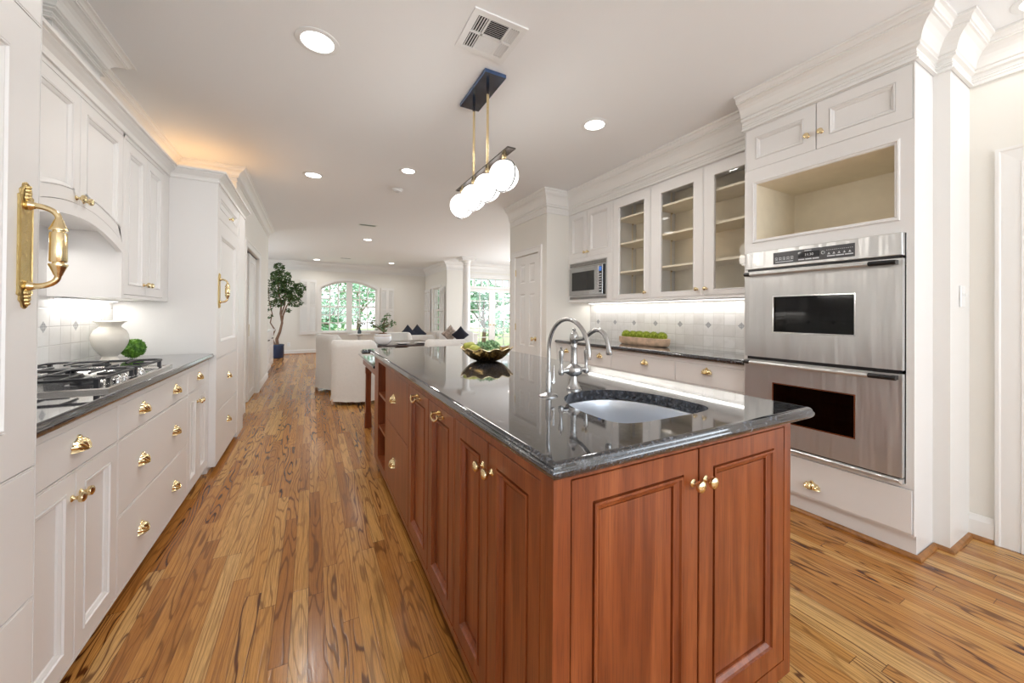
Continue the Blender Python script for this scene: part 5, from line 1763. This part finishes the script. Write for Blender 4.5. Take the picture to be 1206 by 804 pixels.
# ================================================================= DINING AND LIVING AREA
def slip_chair(label, x, y, rz, hb=0.86):
    t = thing('slipcovered_chair', label, 'chair', (x, y, 0), rz, 'white slipcovered chairs around the dining table')
    path = []
    W_, D_ = 0.30, 0.56
    for k in range(7): path.append((-W_, D_-0.40*k/6, 0))
    for k in range(1, 8):
        a = pi/2*k/7
        path.append((-W_+0.14*(1-cos(a)), 0.16-0.14*sin(a)*1.0-0.02*k/7, a))
    for k in range(1, 8): path.append((-W_+0.14+(2*W_-0.28)*k/8, 0.0-0.012*sin(pi*k/8), pi/2))
    left = path
    right = [(-p[0], p[1], p[2]) for p in reversed(path[:14])]
    P_ = [Vector((p[0], p[1])) for p in left+right]
    n = len(P_)
    rr = random.Random(int(x*100))
    rings = []
    for i, p in enumerate(P_):
        a = (P_[min(i+1, n-1)]-P_[max(i-1, 0)]).normalized()
        nr = Vector((-a.y, a.x))   # towards outside or inside; fix sign by centre
        if (p-Vector((0, 0.3))).dot(nr) < 0: nr = -nr
        f = 1-abs(i-(n-1)/2)/((n-1)/2)          # 0 at the arm ends, 1 at the middle of the back
        s_ = min(1, max(0, (f-0.12)/0.42)); s_ = s_*s_*(3-2*s_)
        top = 0.63+(hb-0.63)*s_
        w1 = 0.009*sin(i*1.7)+rr.uniform(-0.004, 0.004)
        prof_ = [(0.012+w1, 0.05), (0.006-w1*0.6, 0.13), (0.006+w1*0.5, 0.24), (0.0, 0.40), (0.004, top-0.14), (0.012, top-0.10), (0.012, top-0.03), (0.0, top-0.005), (-0.03, top+0.004), (-0.065, top-0.006), (-0.078, top-0.04), (-0.075, 0.40), (-0.075, 0.30)]
        rings.append([(p.x+nr.x*o_, p.y+nr.y*o_, z) for o_, z in prof_])
    MB().loft(rings, True, True).build('slipcover', M['linen'], t, smooth=True)
    mb = MB()
    mb.loftz([(rect(-0.24, 0.24, 0.05, 0.57), 0.06), (rect(-0.24, 0.24, 0.05, 0.575), 0.38)])
    mb.loftz([(rect(-0.225, 0.225, 0.07, 0.57), 0.38), (rect(-0.235, 0.235, 0.06, 0.59), 0.40), (rect(-0.235, 0.235, 0.06, 0.59), 0.46), (rect(-0.21, 0.21, 0.08, 0.56), 0.485)])
    mb.build('seat', M['linen'], t, smooth=True)
    for sx_ in (-1, 1):
        for yy in (0.04, 0.52):
            MB().lathe([(0.012, 0.0), (0.020, 0.004), (0.024, 0.02), (0.020, 0.05), (0.022, 0.07)], (sx_*0.24, yy, 0), 'z', 14).build('foot', M['tray'], t, smooth=True)
    return t
slip_chair('white slipcovered chair with its back to the camera, left of the island desk', 0.46, 5.38, radians(-27))
slip_chair('white slipcovered chair left of the dining table, second from the camera', 0.16, 6.52, radians(-62), 0.89)
slip_chair('white slipcovered chair on the far side of the dining table, below the right shutter', 1.42, 7.42, radians(172), 0.86)
slip_chair('white slipcovered chair at the right of the dining table, mostly hidden by the island', 1.66, 5.05, radians(-22), 0.86)

t = thing('dining_table', 'dark wood dining table standing between the white slipcovered chairs', 'table', (1.28, 6.15, 0))
slab([(-0.45, -0.52), (0.45, -0.52), (0.45, 0.52), (-0.45, 0.52)], [], bull(0.76, 0.73)).build('tabletop', M['darkwood'], t, smooth=True)
MB().lathe([(0.26, 0), (0.26, 0.03), (0.08, 0.06), (0.06, 0.12), (0.09, 0.30), (0.06, 0.50), (0.10, 0.68), (0.22, 0.73)], (0, 0, 0), 'z', 24).build('pedestal', M['darkwood'], t, smooth=True)
for k, (x, y, lab) in enumerate(((1.22, 5.78, 'white plate on the dining table nearest the potted branch'), (1.52, 5.80, 'white plate at the right end of the dining table'))):
    o = MB().lathe([(0, 0), (0.06, 0), (0.075, 0.006), (0.115, 0.016), (0.115, 0.019), (0.07, 0.010), (0, 0.008)], (0, 0, 0), 'z', 28, False).build('plate', M['white_pot'], smooth=True)
    o.location = (x, y, 0.76); tag(o, lab, 'plate', 'plates on the dining table')

def branch_plant(parent, base, stems, leaf_n, size, rnd, lname='leaves', sname='stem', mat='leaf2', rad=0.006):
    mbs, mbl = MB(), MB()
    for st in stems:
        P_ = [Vector(base)+Vector(p) for p in st]
        mbs.tube(P_, [rad*(1-0.7*k/(len(P_)-1)) for k in range(len(P_))], 7)
        for k in range(1, len(P_)):
            leaf_cloud(mbl, P_[k], (0.045, 0.045, 0.045), leaf_n, size, rnd, 0.6, 2.0)
    mbs.build(sname, M['bark'], parent, smooth=True)
    mbl.build(lname, M[mat], parent)
rp_ = random.Random(3)
t = thing('potted_branch', 'round white ceramic bowl planted with a small twisted green tree on the dining table', 'potted plant', (0.93, 5.74, 0.76))
MB().lathe([(0, 0), (0.060, 0), (0.095, 0.025), (0.118, 0.065), (0.124, 0.105), (0.118, 0.142), (0.106, 0.160), (0.098, 0.160), (0.108, 0.140), (0.110, 0.12), (0, 0.125)], (0, 0, 0), 'z', 36, False).build('bowl_pot', M['white_pot'], t, smooth=True)
MB().lathe([(0.110, 0.128), (0.1205, 0.134), (0.1215, 0.141), (0.110, 0.141)], (0, 0, 0), 'z', 36, False).build('band', M['brass_dark'], t, smooth=True)
blob((0, 0, 0.14), 0.085, 18, 0.15, rp_, 0.45).build('soil', M['bark'], t)
branch_plant(t, (0, 0, 0.16), [[(0, 0, 0), (0.02, 0, 0.06), (-0.01, 0.01, 0.13), (0.03, 0, 0.2), (0.06, 0, 0.27)], [(0, 0, 0.04), (-0.08, 0.01, 0.10), (-0.14, 0, 0.14), (-0.16, 0, 0.2)], [(0, 0, 0.08), (0.08, 0, 0.13), (0.15, 0.01, 0.16)], [(0.01, 0, 0), (0.0, 0.02, 0.1), (0.02, 0.02, 0.17)]], 14, 0.026, rp_, rad=0.012)

t = thing('accent_table', 'small round grey side table under the arched window', 'table', (1.25, 11.8, 0))
MB().lathe([(0.22, 0), (0.22, 0.02), (0.05, 0.05), (0.04, 0.55), (0.10, 0.59), (0.30, 0.60), (0.30, 0.625), (0, 0.625)], (0, 0, 0), 'z', 32).build('table_body', M['sofa'], t, smooth=True)
t = thing('glass_vase', 'small dark glass vase with leafy sprigs on the side table by the arched window', 'vase', (1.25, 11.8, 0.625))
MB().lathe([(0, 0), (0.045, 0), (0.055, 0.03), (0.050, 0.08), (0.022, 0.13), (0.020, 0.17), (0.026, 0.18)], (0, 0, 0), 'z', 20, False).build('vase_body', M['darkpot'], t, smooth=True)
branch_plant(t, (0, 0, 0.12), [[(0, 0, 0), (0.02, 0, 0.12), (-0.06, 0, 0.22), (-0.10, 0, 0.3)], [(0, 0, 0), (0.04, 0, 0.12), (0.10, 0, 0.18)], [(0, 0, 0), (0.0, 0, 0.12), (0.03, 0, 0.24)]], 7, 0.035, rp_)

# sofas
def soft_box(mb, x0, x1, y0, y1, z0, z1, r=0.05):
    rings = []
    for a, z in ((r*0.6, z0), (0.1*r, z0+r*0.4), (0, z0+r), (0, z1-r), (r*0.3, z1-r*0.35), (r, z1)):
        q = rect(x0+a, x1-a, y0+a, y1-a)
        # chamfer corners
        out_ = []
        c = r*0.8
        (xa, ya), (xb, yb_) = q[0], q[2]
        out_ = [(xa+c, ya), (xb-c, ya), (xb, ya+c), (xb, yb_-c), (xb-c, yb_), (xa+c, yb_), (xa, yb_-c), (xa, ya+c)]
        rings.append((out_, z))
    mb.loftz(rings)
def sofa(label, x, y, rz, L, hb=0.70, ha=0.58):
    t = thing('sofa', label, 'sofa', (x, y, 0), rz)
    mb = MB(); soft_box(mb, 0, L, 0, 0.22, 0.06, hb, 0.05); mb.build('back', M['sofa'], t, smooth=True)
    for a in (0, L-0.18):
        mb = MB(); soft_box(mb, a, a+0.18, 0.18, 0.90, 0.06, ha, 0.05); mb.build('arm', M['sofa'], t, smooth=True)
    mb = MB(); soft_box(mb, 0.18, L-0.18, 0.2, 0.88, 0.06, 0.30, 0.03); mb.build('seat_base', M['sofa'], t, smooth=True)
    for k in range(2):
        a = 0.18+(L-0.36)/2*k
        mb = MB(); soft_box(mb, a+0.005, a+(L-0.36)/2-0.005, 0.24, 0.92, 0.30, 0.44, 0.04); mb.build('seat_cushion', M['sofa'], t, smooth=True)
    for a in (0.06, L-0.10):
        for b in (0.06, 0.80):
            MB().box(a, a+0.04, b, b+0.04, 0, 0.062).build('foot', M['darkwood'], t)
    return t
sofa('light grey sofa with its back to the kitchen, in the middle of the living area', 1.72, 9.05, 0, 0.98, 0.70)
sofa('light grey sofa against the low wall with the white column', 3.74, 9.26, pi, 0.98, 0.78, 0.46)
def pillow(label, loc, rot, mat, s_=0.40, grp=None):
    mb = MB()
    n = 14
    g = []
    for side in (1, -1):
        rings = []
        for j in range(n+1):
            v = -1+2*j/n
            ring = []
            for i in range(n+1):
                u = -1+2*i/n
                th = 0.075*math.sqrt(max(0, (1-u*u)*(1-v*v)))**0.7
                k = 1-0.10*(1-abs(u))*abs(v)**3; m_ = 1-0.10*(1-abs(v))*abs(u)**3
                ring.append((u*s_/2*m_, side*th, v*s_/2*k))
            rings.append(ring)
        mb.loft(rings, False, False)
    o = mb.build('throw_pillow', M[mat], smooth=True)
    o.location = loc; o.rotation_euler = rot
    tag(o, label, 'pillow', 'pillows on the grey sofas')
pillow('navy blue pillow standing at the left end of the grey sofa backs', (2.12, 9.40, 0.70), (radians(-12), radians(45), 0), 'navy', 0.36)
pillow('navy blue pillow at the right end of the middle sofa', (2.42, 9.66, 0.70), (radians(-12), radians(45), 0), 'navy', 0.36)
pillow('patterned taupe pillow between the navy pillows', (3.02, 8.84, 0.735), (radians(10), radians(45), 0), 'taupe', 0.32)
pillow('navy blue pillow on the sofa by the column, rightmost of the pillows', (3.20, 8.62, 0.715), (radians(14), radians(45), 0), 'navy', 0.31)

# tree in the blue planter
TX, TY = -0.80, 11.95
t = thing('ficus_tree', 'tall leafy indoor tree with bare twisting trunks growing from the dark blue planter', 'potted plant', (TX, TY, 0))
rt_ = random.Random(9)
trunk = [[(0, 0, 0.318), (-0.02, 0.0, 0.5), (0.05, 0, 0.70), (0.10, 0, 0.95), (0.06, 0, 1.2), (0.08, 0, 1.5), (0.0, 0.02, 1.8), (0.02, 0, 2.3)],
         [(0.08, 0, 0.85), (0.12, 0.02, 1.15), (0.20, 0, 1.40), (0.32, 0.02, 1.6), (0.45, 0, 1.7)],
         [(0.07, 0, 1.15), (0.16, 0, 1.45), (0.18, 0.03, 1.8), (0.14, 0, 2.0)],
         [(-0.05, 0, 0.318), (-0.13, -0.02, 0.55), (-0.06, -0.02, 0.75), (-0.17, -0.02, 0.95), (-0.13, -0.02, 1.2), (-0.20, 0, 1.5), (-0.22, 0, 1.9)]]
mb = MB()
for st, r0 in zip(trunk, (0.042, 0.026, 0.022, 0.024)):
    mb.tube(st, [r0*(1-0.75*k/(len(st)-1)) for k in range(len(st))], 9)
mb.build('trunk', M['bark'], t, smooth=True)
mb = MB()
for c, r, n in (((0.02, 0, 2.46), (0.13, 0.12, 0.11), 130), ((-0.03, 0, 2.18), (0.16, 0.16, 0.18), 240), ((0.10, 0, 2.20), (0.22, 0.2, 0.18), 260), ((0.02, 0, 1.92), (0.20, 0.2, 0.2), 300), ((0.24, 0, 1.95), (0.20, 0.18, 0.18), 240),
                ((0.10, 0, 1.68), (0.25, 0.2, 0.16), 280), ((0.40, 0, 1.74), (0.20, 0.18, 0.18), 260), ((0.52, 0, 1.90), (0.14, 0.12, 0.16), 150), ((0.40, 0, 1.50), (0.20, 0.15, 0.12), 150), ((0.0, 0, 1.48), (0.15, 0.15, 0.12), 120),
                ((-0.24, 0, 1.85), (0.12, 0.12, 0.28), 110), ((-0.22, 0, 1.40), (0.12, 0.1, 0.16), 55), ((0.24, 0, 1.28), (0.08, 0.08, 0.05), 24), ((-0.20, 0, 1.12), (0.10, 0.1, 0.05), 22)):
    leaf_cloud(mb, c, r, int(n*1.5), 0.034, rt_, 0.6, 2.0)
mb.build('leaves', M['leaf'], t)
t = thing('planter', 'dark blue glazed planter on the floor in the far left corner', 'planter', (TX, TY, 0))
MB().lathe([(0, 0), (0.14, 0), (0.152, 0.02), (0.155, 0.30), (0.160, 0.34), (0.155, 0.365), (0.135, 0.365), (0.135, 0.30), (0, 0.30)], (0, 0, 0), 'z', 36, False).build('pot', M['cobalt'], t, smooth=True)
MB().lathe([(0.12, 0.0), (0.1345, 0.015), (0.1345, 0.31), (0, 0.315)], (0, 0, 0), 'z', 24).build('soil', M['bark'], t)

# white sideboard beyond the passage wall
t = thing('sideboard', 'low white sideboard with drawers against the far left wall beyond the sliding door', 'sideboard', (-0.745, 8.32, 0), R90)
WS = 1.62
carcass(t, WS, 0.42, 0.10, 0.82, [(0.01, WS/2, 0.56, 0.80), (WS/2, WS-0.01, 0.56, 0.80), (0.01, WS/2, 0.12, 0.55), (WS/2, WS-0.01, 0.12, 0.55)], toe=0.04)
for a, b in ((0.01, WS/2), (WS/2, WS-0.01)):
    add_door(t, a, b, 0.56, 0.80, rings=SLAB, name='drawer')
    dd = add_door(t, a, b, 0.12, 0.55, fr=0.06)
    mb = MB().tube([((a+b)/2-0.08, 0, 0.675), ((a+b)/2-0.08, -0.03, 0.675), ((a+b)/2+0.08, -0.03, 0.675), ((a+b)/2+0.08, 0, 0.675)], 0.006, 8)
    mb.build('handle', M['black'], dd)
MB().box(-0.02, WS+0.02, -0.025, 0.43, 0.82, 0.85).build('sideboard_top', M['trim'], t)

# hutch in the side room
t = thing('hutch', 'white hutch with amber wood panels glimpsed through the sliding door opening', 'cabinet', (-1.74, 7.76, 0))
mb = MB()
frame_cells(mb, 0, 0.88, 0.0, 2.2, [(0.03, 0.42, 1.52, 1.65), (0.45, 0.85, 1.52, 1.65), (0.03, 0.42, 1.68, 1.84), (0.45, 0.85, 1.68, 1.84), (0.03, 0.85, 1.02, 1.36), (0.03, 0.85, 0.50, 0.88)])
mb.box(0, 0.02, 0.018, 0.30, 0, 2.2).box(0.86, 0.88, 0.018, 0.30, 0, 2.2).box(0.02, 0.86, 0.28, 0.30, 0, 2.2).box(0.02, 0.86, 0.018, 0.28, 0.44, 0.46).box(0.02, 0.86, 0.018, 0.28, 0.90, 0.92)
mb.build('hutch_body', M['cab'], t)
MB().box(0.021, 0.859, 0.02, 0.028, 1.5, 1.86).build('glass_panes', M['greygl'], t)
MB().box(0.021, 0.859, 0.05, 0.06, 0.94, 1.4).build('amber_panel', M['orange'], t)
MB().box(0.021, 0.859, 0.05, 0.06, 0.465, 0.895).build('amber_panel', M['orange'], t)
